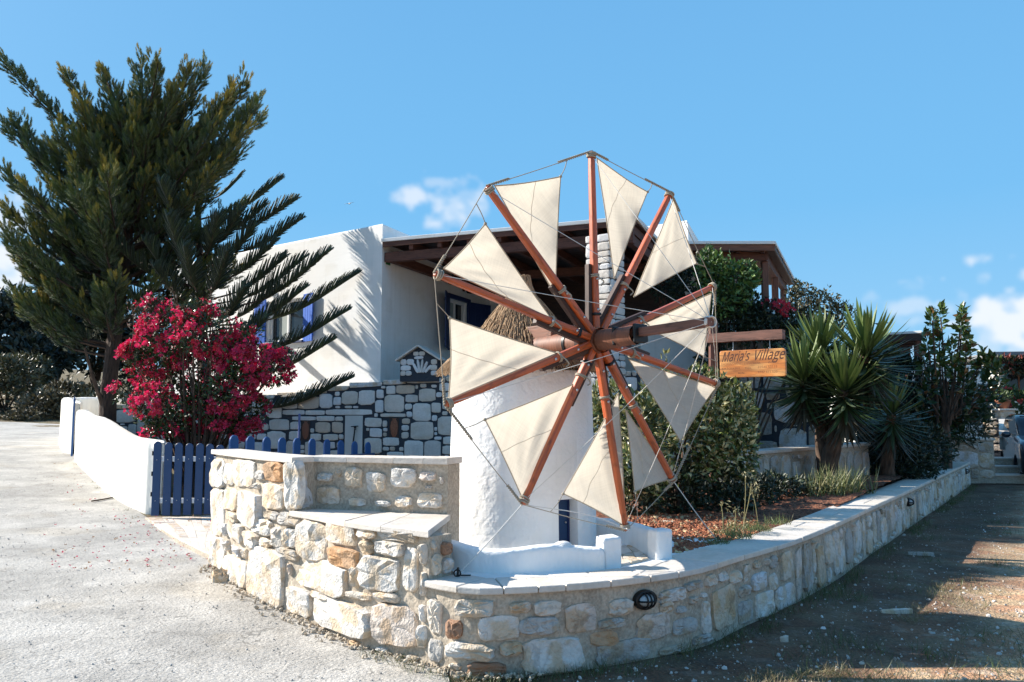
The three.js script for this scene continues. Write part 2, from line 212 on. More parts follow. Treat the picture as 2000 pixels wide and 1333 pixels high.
{
  const rows = []; let r = 0.4; while (r < 1100) { const row = []; for (let i = 0; i <= 300; i++) { const a = (i / 300) * 6.28318; row.push([Math.cos(a) * r, Math.sin(a) * r]); } rows.push(row); r *= r < 14 ? 1.022 : 1.07; }
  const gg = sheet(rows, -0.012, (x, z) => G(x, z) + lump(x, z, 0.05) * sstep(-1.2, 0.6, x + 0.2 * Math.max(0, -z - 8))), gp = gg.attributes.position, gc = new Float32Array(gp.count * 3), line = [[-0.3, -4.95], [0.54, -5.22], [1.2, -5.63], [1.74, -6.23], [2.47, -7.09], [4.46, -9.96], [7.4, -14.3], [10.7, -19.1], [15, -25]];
  const shadeDist = (x, z) => { let m = 1e9; for (let i = 1; i < line.length; i++) { const [ax, az] = line[i - 1], [bx, bz] = line[i], t = clamp(((x - ax) * (bx - ax) + (z - az) * (bz - az)) / ((bx - ax) ** 2 + (bz - az) ** 2)); m = Math.min(m, Math.hypot(x - lerp(ax, bx, t), z - lerp(az, bz, t))); } return m; };
  for (let i = 0; i < gp.count; i++) { const x = gp.getX(i), z = gp.getZ(i), k = Math.hypot(x, z) < 40 ? shadeDist(x, z) : 3, t = sstep(0.8, 1.7, k + 0.9 * (fbm(x * 1.4 + 40, z * 1.4 + 40, 4) - 0.5)) * (0.75 + 0.5 * fbm(x * 0.8 + 9, z * 0.8 + 70, 4)); const hl = Math.max(sstep(24, 32, Math.hypot(x, z)), sstep(0, -3, x)), hk = 0.5 + 0.7 * fbm(x * 0.3 + 5, z * 0.3 + 5, 5); gc.set([lerp(lerp(0.5, 2.15, t), 0.62 * hk, hl), lerp(lerp(0.46, 2.05, t), 0.7 * hk, hl), lerp(lerp(0.44, 1.95, t), 0.55 * hk, hl)], i * 3); }  // wall shade painted dark, sunlit track painted pale; hillside toned as dry scrub
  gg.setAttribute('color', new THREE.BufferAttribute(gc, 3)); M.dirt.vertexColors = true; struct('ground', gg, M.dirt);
  // the concrete road on the left, climbing towards the hill
  const edge = [[0.3, 0.1], [3, -0.1], [4.6, -0.22], [5.0, -0.36], [5.5, -0.5], [6.5, -1.3], [7.9, -2.5], [9.3, -3.55], [11.3, -4.9], [14, -6.9], [18, -9.6], [22, -11.5], [30, -14], [33, -15]];
  const rr = []; for (let k = 0; k <= 260; k++) { const d = 0.3 + 31.7 * Math.pow(k / 260, 1.6), e = interp(edge, d) + 0.06 * (fbm(d * 2.2, 3, 4) - 0.5) * 2, row = []; for (let i = 0; i <= 110; i++) row.push([e - 46 * Math.pow(i / 110, 2.4), -d]); rr.push(row); }
  struct('concrete_road', sheet(rr, 0.004, (x, z) => G(x, z) + 0.03 * (fbm(x * 0.7, z * 0.7, 4) - 0.5) + 0.006 * (fbm(x * 6, z * 6, 3) - 0.5)), M.road);
}

// ---------------------------------------------------------------- stone laying
function stoneGeo(w, h, prot, r, round = 0.25, rough = 1) {
  const N = w * h > 0.02 ? 18 : 12, pos = [], cut = [0, 1, 2, 3].map(() => (r() < 0.35 ? 0.2 : 0) * Math.min(1, round * 4) + r() * round * 1.6), sk = (r() - 0.5) * 0.16, sk2 = (r() - 0.5) * 0.16, ex = lerp(9, 2.6, clamp(round * (0.6 + r() * 0.8)));
  const ring = []; for (let i = 0; i < N; i++) {
    const a = (i / N) * 6.2832 + (r() - 0.5) * 0.14, ca = Math.cos(a), sa = Math.sin(a); const q = Math.pow(Math.pow(Math.abs(ca), ex) + Math.pow(Math.abs(sa), ex), -1 / ex);
    let x = ca * q, y = sa * q; const k = (x > 0 ? 1 : 0) + (y > 0 ? 2 : 0), dd = Math.abs(x) + Math.abs(y); if (dd > 2 - cut[k]) { const m = (2 - cut[k]) / dd; x *= m; y *= m; }
    const j = 1 + (r() - 0.5) * 0.09 * rough; x = x * j + sk * y * (h / (w + h)); y = y * j + sk2 * x * (w / (w + h)); ring.push([x * w / 2, y * h / 2]);
  }
  const mn = Math.min(w, h), ins = Math.min(0.012, mn * 0.12), tx = (r() - 0.5) * prot * 0.7 * rough, ty = (r() - 0.5) * prot * 0.7 * rough;
  const lay = (f, z, nz) => ring.map(([x, y]) => { const l = Math.hypot(x, y), m = f(l); return [x * m, y * m, z + (tx * x / w + ty * y / h) * 2 * (z > 0 ? 1 : 0) + (r() - 0.5) * nz]; });
  const R = [lay(() => 1, -0.04, 0), lay(() => 1, prot * 0.62, prot * 0.25 * rough), lay((l) => 1 - ins / l, prot * 0.95, prot * 0.35 * rough), lay((l) => 0.52 + (r() - 0.5) * 0.16, prot * 1.05, prot * 0.55 * rough)], C = [0, 0, prot * (1.05 + (r() - 0.5) * 0.3 * rough)];
  for (let q = 0; q < 3; q++) for (let i = 0; i < N; i++) { const a = R[q][i], b = R[q][(i + 1) % N], c = R[q + 1][(i + 1) % N], d = R[q + 1][i]; pos.push(...a, ...b, ...c, ...a, ...c, ...d); }
  for (let i = 0; i < N; i++) pos.push(...R[3][i], ...R[3][(i + 1) % N], ...C);
  const g = new THREE.BufferGeometry(); g.setAttribute('position', new THREE.Float32BufferAttribute(pos, 3)); return toCreasedNormals(boxUV(g, [r() * 5, r() * 5]), 0.62);
}
function pack(W, H, o) {   // fits stones of falling size into a wall face; returns [s0, y0, s1, y1, tint]
  const c = o.cell ?? 0.012, nx = Math.ceil(W / c), ny = Math.ceil(H / c), occ = new Uint8Array(nx * ny), out = [], r = o.r, g = o.gap / 2;
  const cells = (a, b, s, t) => [Math.max(0, Math.floor(a / c)), Math.max(0, Math.floor(b / c)), Math.min(nx, Math.ceil(s / c)), Math.min(ny, Math.ceil(t / c))];
  for (let i = 0; i < nx; i++) for (let j = 0; j < ny; j++) if (o.ok && !o.ok((i + 0.5) * c, (j + 0.5) * c)) occ[i * ny + j] = 1;
  const free = (a, b, s, t) => { if (a < 0 || b < 0 || s > W || t > H) return false; const [x0, y0, x1, y1] = cells(a, b, s, t); for (let i = x0; i < x1; i++) for (let j = y0; j < y1; j++) if (occ[i * ny + j]) return false; return true; };
  const put = (a, b, s, t, k) => { const [x0, y0, x1, y1] = cells(a, b, s, t); for (let i = x0; i < x1; i++) occ.fill(1, i * ny + y0, i * ny + y1); if (k !== null) out.push([a + g, b + g, s - g, t - g, k]); };
  for (const e of o.fixed ?? []) put(e[0] - g, e[1] - g, e[2] + g, e[3] + g, e[4]);
  for (const [w0, w1, h0, h1, tries] of o.sizes) for (let k = 0; k < tries; k++) {
    const w = lerp(w0, w1, r()), h = lerp(h0, h1, r()); let a = r() * (W - w), b = r() * (H - h), s = a + w, t = b + h; if (!free(a, b, s, t)) continue;
    const gr = o.grow ?? 0.35, lim = [w * gr, h * gr]; let e = 0; for (let q = 0; q < 4; q++) { let n = 0; while (n < lim[q & 1] && (q === 0 ? free(a - c, b, a, t) : q === 1 ? free(a, b - c, s, b) : q === 2 ? free(s, b, s + c, t) : free(a, t, s, t + c))) { if (q === 0) a -= c; else if (q === 1) b -= c; else if (q === 2) s += c; else t += c; n += c; } e += n; }
    put(a, b, s, t, undefined);
  }
  const own = out.filter((e) => e[4] !== null), fixedN = new Set(out.filter((e) => e[4] !== undefined));
  for (let pass = 0; pass < (o.fill ?? 9); pass++) for (const e of own) { if (fixedN.has(e) && pass > 4) continue; let a = e[0] - g, b = e[1] - g, s = e[2] + g, t = e[3] + g; const big = o.big ?? 0.46;
    if (s - a < big) { if (free(a - c, b, a - 1e-6, t)) a -= c; if (free(s + 1e-6, b, s + c, t)) s += c; } if (t - b < big) { if (free(a, b - c, s, b - 1e-6)) b -= c; if (free(a, t + 1e-6, s, t + c)) t += c; }
    const [x0, y0, x1, y1] = cells(a, b, s, t); for (let i = x0; i < x1; i++) occ.fill(1, i * ny + y0, i * ny + y1); e[0] = a + g; e[1] = b + g; e[2] = s - g; e[3] = t - g; }
  return out;
}
const tint = (r, table) => { let t = r(), i = 0; while (i < table.length - 1 && (t -= table[i][1]) > 0) i++; return table[i][0]; };
function layStones(parent, rects, frame, o) {   // frame(s, y) -> {p, t, n}; every stone a mesh, those past the limit one part
  const r = o.r, list = rects.map((e) => { const sc = (e[0] + e[2]) / 2, yc = (e[1] + e[3]) / 2, f = frame(sc, yc); return { e, f, yc, size: (e[2] - e[0]) * (e[3] - e[1]) / Math.pow(f.p.distanceTo(camera.position), 2) }; });
  list.sort((a, b) => b.size - a.size); const rest = [];
  list.forEach(({ e, f }, i) => {
    const w = e[2] - e[0], h = e[3] - e[1], geo = stoneGeo(w, h, o.prot * (0.7 + r() * 0.6), r, o.round, o.rough ?? 1), mat = basis(f.t, f.u ?? V(0, 1, 0), f.n, f.p);
    if (i < (o.most ?? 295)) { const m = part('stone', geo, o.mats ? o.mats[Math.floor(r() * o.mats.length)] : M.stones[e[4] ?? tint(r, o.tints)], parent); m.applyMatrix4(mat); } else rest.push(geo.applyMatrix4(mat));
  });
  if (rest.length) part('small_stones', mergeGeometries(rest), (o.mats ?? M.stones)[o.restTint ?? 1], parent).userData.kind = 'stuff';
}
const WARM = [[0, 0.38], [1, 0.27], [2, 0.09], [5, 0.1], [3, 0.1], [6, 0.05], [4, 0.012]];
const planeFrame = (a, b) => { const t = b.clone().sub(a).setY(0), L = t.length(); t.normalize(); const n = V(-t.z, 0, t.x); return { L, t, n, at: (s, y, off = 0) => V(a.x + t.x * s + n.x * off, y, a.z + t.z * s + n.z * off), frame: (s, y) => ({ p: V(a.x + t.x * s, y, a.z + t.z * s), t, n }) }; };
function quadPrism(p, y0, y1, bevel = 0) {   // plan polygon (Vector3s, x and z) standing from y0 to y1
  const c2 = p.map((q) => new THREE.Vector2(q.x, -q.z)); if (THREE.ShapeUtils.isClockWise(c2)) c2.reverse(); const s = new THREE.Shape(c2);
  const g = new THREE.ExtrudeGeometry(s, { depth: y1 - y0 - bevel * 2, bevelEnabled: bevel > 0, bevelThickness: bevel, bevelSize: bevel, bevelOffset: -bevel, bevelSegments: 2 });
  g.translate(0, 0, bevel).rotateX(-Math.PI / 2).translate(0, y0, 0); return boxUV(g);
}

// ---------------------------------------------------------------- the curved stone wall round the windmill's bed
const wallPts = [[413, 1107], [488, 1159], [553, 1195], [614, 1223], [686, 1259], [760, 1281], [815, 1295], [920, 1322], [1014, 1320], [1165, 1305], [1342, 1270], [1446, 1226], [1558, 1176], [1716, 1072], [1894, 949]].map((p) => ground(...p).setY(0));
const wallCurve = new THREE.CatmullRomCurve3(wallPts, false, 'centripetal'), WALL_L = wallCurve.getLength(); wallCurve.arcLengthDivisions = 600; wallCurve.updateArcLengths();
function W(s) { const u = clamp(s / WALL_L), p = wallCurve.getPointAt(u), t = wallCurve.getTangentAt(u).setY(0).normalize(); if (s < 0 || s > WALL_L) p.addScaledVector(t, s < 0 ? s : s - WALL_L); return { p, t, n: V(-t.z, 0, t.x) }; }
const Wo = (s, off, y = 0) => { const w = W(s); return w.p.clone().addScaledVector(w.n, off).setY(y); };
const wallTable = []; for (let s = 0; s <= WALL_L; s += 0.02) { const p = W(s).p; wallTable.push([p.x / -p.z, s, -p.z]); }
function onWall(px, py) { const [a, b] = ray(px, py); let best = 9, hit; for (const e of wallTable) if (Math.abs(e[0] - a) < best) { best = Math.abs(e[0] - a); hit = e; } return [hit[1], EYE + b * hit[2]]; }
function ribbon(s0, s1, o0, o1, y0, y1, ds = 0.12) {   // solid following the wall line between two offsets (o0 outside, o1 inside)
  const n = Math.max(2, Math.ceil((s1 - s0) / ds)), pos = [], uv = []; const f = (x, s) => (typeof x === 'function' ? x(s) : x);
  const ring = (i) => { const s = lerp(s0, s1, i / n); return [[Wo(s, f(o0, s), f(y0, s)), s], [Wo(s, f(o0, s), f(y1, s)), s], [Wo(s, f(o1, s), f(y1, s)), s], [Wo(s, f(o1, s), f(y0, s)), s]]; };
  const quad = (a, b, c, d, U) => { for (const [q, w] of [[a, U[0]], [b, U[1]], [c, U[2]], [a, U[0]], [c, U[2]], [d, U[3]]]) { pos.push(q.x, q.y, q.z); uv.push(...w); } };
  for (let i = 0; i < n; i++) { const A = ring(i), B = ring(i + 1); for (let k = 0; k < 4; k++) { const l = (k + 1) % 4, ac = k % 2 === 0; quad(A[k][0], B[k][0], B[l][0], A[l][0], ac ? [[A[k][1], A[k][0].y], [B[k][1], B[k][0].y], [B[l][1], B[l][0].y], [A[l][1], A[l][0].y]] : [[A[k][1], 0], [B[k][1], 0], [B[l][1], 0.4], [A[l][1], 0.4]]); } }
  const A = ring(0), B = ring(n); quad(A[3][0], A[0][0], A[1][0], A[2][0], [[0, 0], [0.4, 0], [0.4, 1], [0, 1]]); quad(B[0][0], B[3][0], B[2][0], B[1][0], [[0, 0], [0.4, 0], [0.4, 1], [0, 1]]);
  const g = new THREE.BufferGeometry(); g.setAttribute('position', new THREE.Float32BufferAttribute(pos, 3)); g.setAttribute('uv', new THREE.Float32BufferAttribute(uv, 2)); return toCreasedNormals(g, 0.5);
}
const sU = onWall(572, 1050)[0], sE = onWall(838, 1150)[0], CAP_U = 1.28, SEAT = 0.86, CAP_L = 0.545;
const gy = (s, off = 0) => { const p = Wo(s, off); return G(p.x, p.z); };
const benchStart = Wo(sU, -0.2), benchEnd = V(-0.49, 0, -6.33);
const toS = (x, y, ox, oy, k) => onWall(ox + x / k, oy + y / k);
function fixedRects(list, ox, oy, k, ymin) { return list.map(([x0, y0, x1, y1, c]) => { const a = toS(x0, (y0 + y1) / 2, ox, oy, k), b = toS(x1, (y0 + y1) / 2, ox, oy, k), sm = (a[0] + b[0]) / 2; const d = -W(sm).p.z; const cy = (a[1] + b[1]) / 2, hh = (y1 - y0) / k / FOCAL * d / 2; return [a[0], Math.max(ymin, cy - hh), b[0], cy + hh, c]; }); }
{
  const wall = thing('bench_wall', 'tall pale rubble stone wall with built-in bench seat, by the concrete road', 'wall', [0, 0, 0]);
  const r = rand(11);
  part('core', merge([ribbon(0.03, sU, 0, -0.2, (s) => gy(s) - 0.15, CAP_U - 0.045), ribbon(sU, sE, 0, -0.2, (s) => gy(s) - 0.15, SEAT - 0.042)]), M.mortar, wall);
  // mass of the bench and its backrest
  const bf = planeFrame(benchStart, benchEnd), back = (s, off, y) => bf.at(s, y, off);
  part('bench_base', quadPrism([Wo(sU, -0.1), Wo(lerp(sU, sE, 0.35), -0.1), Wo(lerp(sU, sE, 0.7), -0.1), Wo(sE - 0.02, -0.1), bf.at(bf.L, 0, 0.005), bf.at(0, 0, 0.005)], -0.1, SEAT - 0.045), M.mortar, wall);
  part('backrest', quadPrism([bf.at(0, 0, 0), bf.at(bf.L, 0, 0), bf.at(bf.L, 0, -0.22), bf.at(-0.16, 0, -0.22)], 0.3, CAP_U - 0.045), M.mortar, wall);
  const fx = fixedRects([[100, 105, 170, 255, 0], [95, 262, 165, 520, 0], [95, 528, 170, 690, 0], [225, 110, 330, 250, 0], [335, 165, 385, 215, 3], [386, 120, 490, 225, 4], [505, 115, 572, 375, 0], [172, 265, 235, 380, 1], [245, 278, 368, 465, 6], [380, 240, 500, 375, 1], [385, 385, 470, 430, 3], [475, 395, 575, 460, 3], [185, 390, 240, 445, 2], [340, 430, 425, 510, 0], [190, 450, 268, 545, 0], [272, 500, 350, 580, 0], [435, 475, 495, 580, 1], [500, 480, 560, 580, 0], [360, 530, 425, 580, 1], [455, 585, 570, 645, 3], [572, 445, 725, 650, 0], [732, 450, 885, 565, 1], [890, 482, 985, 530, 1], [1000, 485, 1220, 548, 3], [745, 585, 890, 690, 4], [985, 552, 1145, 625, 0], [907, 545, 975, 620, 1], [305, 590, 485, 900, 0], [175, 640, 298, 780, 0], [545, 650, 835, 815, 0], [905, 635, 1115, 812, 0], [1142, 585, 1210, 815, 0], [865, 690, 898, 800, 1], [503, 805, 645, 950, 0], [660, 870, 965, 1030, 0], [978, 900, 1212, 1110, 5], [990, 828, 1120, 880, 1], [645, 822, 740, 860, 1], [840, 825, 960, 862, 1]], 380, 860, 2.7778, 0.02);
  const rects = pack(sE, 1.24, { r, gap: 0.018, big: 0.3, fixed: fx, ok: (s, y) => y < (s < sU - 0.02 ? CAP_U - 0.075 : SEAT - 0.08) && y > gy(s) - 0.03, grow: 0.3, sizes: [[0.22, 0.34, 0.12, 0.2, 500], [0.12, 0.2, 0.08, 0.15, 2500], [0.07, 0.1, 0.06, 0.1, 4000], [0.05, 0.07, 0.04, 0.06, 3000]] });
  layStones(wall, rects, (s, y) => { const w = W(s); return { p: w.p.clone().setY(y), t: w.t, n: w.n }; }, { r, prot: 0.034, round: 0.16, rough: 1.25, tints: WARM, most: 230 });
  // backrest face, bench end, and the end of the upper wall
  const br = pack(bf.L - 0.02, 0.34, { r, gap: 0.028, big: 0.3, sizes: [[0.15, 0.2, 0.11, 0.15, 26], [0.09, 0.15, 0.06, 0.1, 500], [0.05, 0.08, 0.045, 0.07, 1200]], grow: 0.1 });
  layStones(wall, br, (s, y) => bf.frame(s, y + SEAT + 0.02), { r, prot: 0.026, round: 0.22, rough: 1.3, tints: WARM });
  const ef = planeFrame(Wo(sE, 0), Wo(sE, -0.2)), er = pack(ef.L, SEAT - CAP_L - 0.07, { r, gap: 0.02, fixed: [[0.012, 0.02, 0.09, 0.15, 0], [0.1, 0.13, 0.19, 0.22, 7], [0.11, 0.01, 0.19, 0.11, 6]], sizes: [[0.05, 0.08, 0.05, 0.08, 500]], grow: 0.2 });
  layStones(wall, er, (s, y) => ef.frame(s, y + CAP_L + 0.01), { r, prot: 0.03, round: 0.3, tints: WARM });
  const e0 = planeFrame(Wo(0.035, -0.2), Wo(0.035, 0)), pr = pack(0.2, 1.05, { r, gap: 0.02, sizes: [[0.15, 0.17, 0.2, 0.36, 60], [0.06, 0.1, 0.06, 0.1, 200]], grow: 0.3 });
  layStones(wall, pr, (s, y) => e0.frame(s, y + 0.16), { r, prot: 0.02, round: 0.15, tints: [[0, 1]] });
  const uf = planeFrame(Wo(sU - 0.012, 0), Wo(sU - 0.012, -0.19));
  layStones(wall, [[0.01, 0.01, 0.18, 0.335, 6]], (s, y) => uf.frame(s, y + SEAT), { r, prot: 0.02, round: 0.2, tints: WARM });
  // coping slabs
  const capAt = (a, b) => quadPrism([Wo(a, 0.035), Wo((a + b) / 2, 0.035), Wo(b, 0.035), Wo(b, -0.26), Wo((a + b) / 2, -0.26), Wo(a, -0.26)], CAP_U - 0.045, CAP_U, 0.006);
  let s = -0.03; const joints = [455, 477, 517].map((x) => onWall(x, 886)[0]).concat([sU + 0.015]); for (const j of joints) { part('coping_slab', capAt(s + 0.002, j - 0.002), M.slabs[Math.floor(r() * 4)], wall); s = j; }
  for (let k = 0, q = [-0.1, 0.3, 0.72, 0.98, bf.L + 0.01]; k < 4; k++) part('coping_slab', quadPrism([bf.at(q[k] + 0.002, 0, 0.035), bf.at(q[k + 1] - 0.002, 0, 0.035), bf.at(q[k + 1] - 0.002, 0, -0.25), bf.at(q[k] + 0.002, 0, -0.25)], CAP_U - 0.043, CAP_U + 0.002 + 0.002 * k, 0.006), M.slabs[(k + 1) % 3], wall);
  const qs = [575, 597, 632, 682, 753, 845].map((x) => onWall(x, 1015)[0]); qs[5] = sE + 0.035; qs[0] = sU + 0.003;
  for (let k = 0; k < 5; k++) { const a = qs[k] + 0.002, b = qs[k + 1] - 0.002, fr = (q) => bf.at(clamp((q - sU) / (sE - sU), 0, 1.03) * bf.L, 0, 0.002); part('seat_slab', quadPrism([Wo(a, 0.04), Wo((a + b) / 2, 0.04), Wo(b, 0.04), fr(b), fr(a)], SEAT - 0.042, SEAT + 0.0015 * (k % 3), 0.006), M.slabs[k % 3], wall); }
}
let wallLampFrames = [];
{
  const wall = thing('garden_wall', 'long low curved rubble stone wall with white slab coping, running from windmill to the parked car', 'wall');
  const r = rand(23);
  part('core', ribbon(sE, WALL_L, 0, -0.36, (s) => gy(s) - 0.15, CAP_L - 0.046), M.mortar, wall);
  const A = fixedRects([[120, 595, 270, 670, 1], [275, 615, 445, 760, 5], [40, 685, 255, 770, 3], [60, 800, 385, 1000, 0], [315, 535, 430, 585, 1], [465, 525, 550, 590, 2], [530, 585, 645, 668, 1], [675, 495, 755, 530, 1], [800, 530, 945, 596, 0], [800, 600, 870, 660, 1], [930, 490, 1030, 535, 3], [1045, 455, 1095, 515, 1], [1085, 520, 1210, 730, 2], [1020, 600, 1060, 765, 0], [865, 690, 995, 765, 3], [680, 665, 845, 795, 5], [430, 762, 570, 835, 4], [465, 690, 610, 740, 3], [460, 812, 740, 960, 3], [1250, 400, 1285, 490, 0], [1175, 435, 1235, 495, 0], [1295, 445, 1375, 530, 6], [1385, 450, 1435, 535, 0], [1225, 515, 1280, 570, 6], [1320, 550, 1410, 690, 0], [1418, 510, 1530, 650, 6], [970, 780, 1070, 850, 3], [790, 840, 930, 910, 3]], 1000, 960, 2.7778, 0.01);
  const B = fixedRects([[1420, 865, 1620, 950, 1], [1530, 955, 1755, 1080, 0], [1375, 980, 1455, 1075, 7], [1370, 1095, 1625, 1180, 0], [1648, 1095, 1770, 1165, 2], [1775, 962, 1960, 1040, 3], [1480, 1205, 1690, 1270, 7], [1250, 1180, 1400, 1240, 2], [1710, 880, 1820, 935, 1], [1250, 840, 1390, 890, 3]], 380, 860, 2.7778, 0.01);
  const lamps = [[1258, 1171], [1772, 981], [1885, 921]].map((p) => onWall(...p));
  const L = WALL_L - sE, fx = [...A, ...B].filter((e) => e[0] > sE + 0.01 && e[3] < CAP_L - 0.05).map(([a, b, c, d, k]) => [a - sE, b, c - sE, d, k]);
  for (const [s, y] of lamps) fx.push([s - sE - 0.09, y - 0.065, s - sE + 0.09, y + 0.065, null]);
  const rects = pack(L, CAP_L - 0.07, { r, gap: 0.026, big: 0.3, fixed: fx, grow: 0.3, sizes: [[0.13, 0.22, 0.2, 0.34, 500], [0.1, 0.2, 0.1, 0.18, 2600], [0.06, 0.11, 0.08, 0.14, 7000], [0.05, 0.07, 0.04, 0.06, 6000]] });
  layStones(wall, rects, (s, y) => { const w = W(s + sE); return { p: w.p.clone().setY(y), t: w.t, n: w.n }; }, { r, prot: 0.024, round: 0.2, rough: 1.3, tints: WARM, most: 296 });
  let s = sE - 0.02; const first = [900, 982, 1049, 1100, 1187, 1267, 1320].map((x) => onWall(x, 1150)[0]);
  while (s < WALL_L) {
    let e = first.length ? first.shift() : s + 0.38 + r() * 0.34; const j = s < sE + 2.2 ? 0 : (r() - 0.5) * 0.1, a = s + 0.0045, b = e - 0.0045, y = CAP_L + (r() - 0.5) * 0.004;
    const split = s > sE + 2.6 && r() < 0.45 ? -0.12 - r() * 0.12 : null; const inner = s < sE + 2.2 ? -0.3 : -0.385;
    const piece = (o0, o1) => quadPrism([Wo(a, o0), Wo((a + b) / 2, o0), Wo(b, o0), Wo(b + j * 0.5, o1), Wo((a + b) / 2, o1), Wo(a + (piece.j ?? 0) * 0.5, o1)], CAP_L - 0.045, y, 0.009);
    piece.j = wall.userData.j; if (split === null) part('coping_slab', piece(0.035, inner), M.slabs[Math.floor(r() * 4)], wall); else { piece.j = 0; part('coping_slab', piece(0.035, split + 0.005), M.slabs[Math.floor(r() * 4)], wall); part('coping_slab', piece(split - 0.005, inner), M.slabs[Math.floor(r() * 4)], wall); }
    wall.userData.j = split === null ? j : 0; s = e;
  }
  delete wall.userData.j;
  const names = ['oval caged bulkhead lamp on the low wall below the windmill', 'oval caged bulkhead lamp midway along the low wall, beside the dirt track', 'oval caged bulkhead lamp at the far end of the low wall, near the car'];
  lamps.forEach(([s0, y], i) => {
    const w = W(s0), lamp = thing('bulkhead_lamp', names[i], 'wall lamp', [0, 0, 0], 0, 'bulkhead lamps on the low wall'); lamp.applyMatrix4(basis(w.t, V(0, 1, 0), w.n, w.p.clone().setY(y).addScaledVector(w.n, 0.005)));
    const oval = (rx, ry, dz, bev) => { const sh = new THREE.Shape(); sh.absellipse(0, 0, rx, ry, 0, Math.PI * 2); return boxUV(new THREE.ExtrudeGeometry(sh, { depth: dz, bevelSize: bev, bevelThickness: bev, bevelSegments: 2, curveSegments: 18 })); };
    part('base_plate', oval(0.084, 0.056, 0.03, 0.008), M.black, lamp);
    part('glass', new THREE.SphereGeometry(1, 18, 10, 0, 6.2832, 0, 1.5708).rotateX(Math.PI / 2).scale(0.066, 0.04, 0.045).translate(0, 0, 0.036), phys([0.62, 0.66, 0.66], { roughness: 0.25, transmission: 0.4, thickness: 0 }), lamp);
    const arc = (f) => { const p = []; for (let k = 0; k <= 10; k++) p.push(f((k / 10 - 0.5) * Math.PI)); return tube(p, 0.0058, 14, 6); };
    part('cage', merge([arc((a) => V(0.072 * Math.sin(a), 0, 0.034 + 0.055 * Math.cos(a))), ...[-0.028, 0, 0.028].map((x) => arc((a) => V(x, 0.047 * Math.sin(a), 0.034 + 0.054 * Math.sqrt(1 - (x / 0.075) ** 2) * Math.cos(a))))]), M.black, lamp);
  });
}
// planting bed behind the low wall, and the paved court round the windmill
const TOWER = V(0.09, 0, -7.2);
{
  const rows = []; for (let k = 0; k <= 120; k++) { const t = k / 120, s = lerp(sE - 0.3, WALL_L, t), a = Wo(s, -0.3), b = V(lerp(-1.4, 8, t), 0, -lerp(7.4, 24, t)), row = []; for (let i = 0; i <= 40; i++) { const u = i / 40; row.push([lerp(a.x, b.x, u), lerp(a.z, b.z, u)]); } rows.push(row); }
  struct('garden_soil', sheet(rows, 0.49, (x, z) => 0.07 * (fbm(x * 1.6, z * 1.6, 4) - 0.5) + 0.05 * (fbm(x * 14, z * 14, 3) - 0.5) + 0.12 * sstep(8, 12, -z)), M.soil);
}
// ---------------------------------------------------------------- helpers for walls that stand on a line
function hitLine(px, py, a, t) { const [rx, ry] = ray(px, py); const d = (a.x * t.z - a.z * t.x) / (rx * t.z + t.x); const p = V(rx * d, EYE + ry * d, -d); return { p, y: p.y, s: (p.x - a.x) * t.x + (p.z - a.z) * t.z }; }
const atY = (px, py, y) => { const [a, b] = ray(px, py), d = (y - EYE) / b; return V(a * d, y, -d); };
function slopedWall(a, b, y0, ya, yb, th) {   // solid from a to b with its top rising from ya to yb, thickness going back
  const f = planeFrame(a, b), P = (s, y, o) => V(a.x + f.t.x * s + f.n.x * o, y, a.z + f.t.z * s + f.n.z * o), q = [P(0, y0, 0), P(f.L, y0, 0), P(f.L, yb, 0), P(0, ya, 0), P(0, y0, -th), P(f.L, y0, -th), P(f.L, yb, -th), P(0, ya, -th)], pos = [];
  for (const [i, j, k, l] of [[0, 1, 2, 3], [5, 4, 7, 6], [3, 2, 6, 7], [4, 0, 3, 7], [1, 5, 6, 2], [4, 5, 1, 0]]) for (const m of [i, j, k, i, k, l]) pos.push(q[m].x, q[m].y, q[m].z);
  const g = new THREE.BufferGeometry(); g.setAttribute('position', new THREE.Float32BufferAttribute(pos, 3)); g.computeVertexNormals(); return boxUV(g);
}
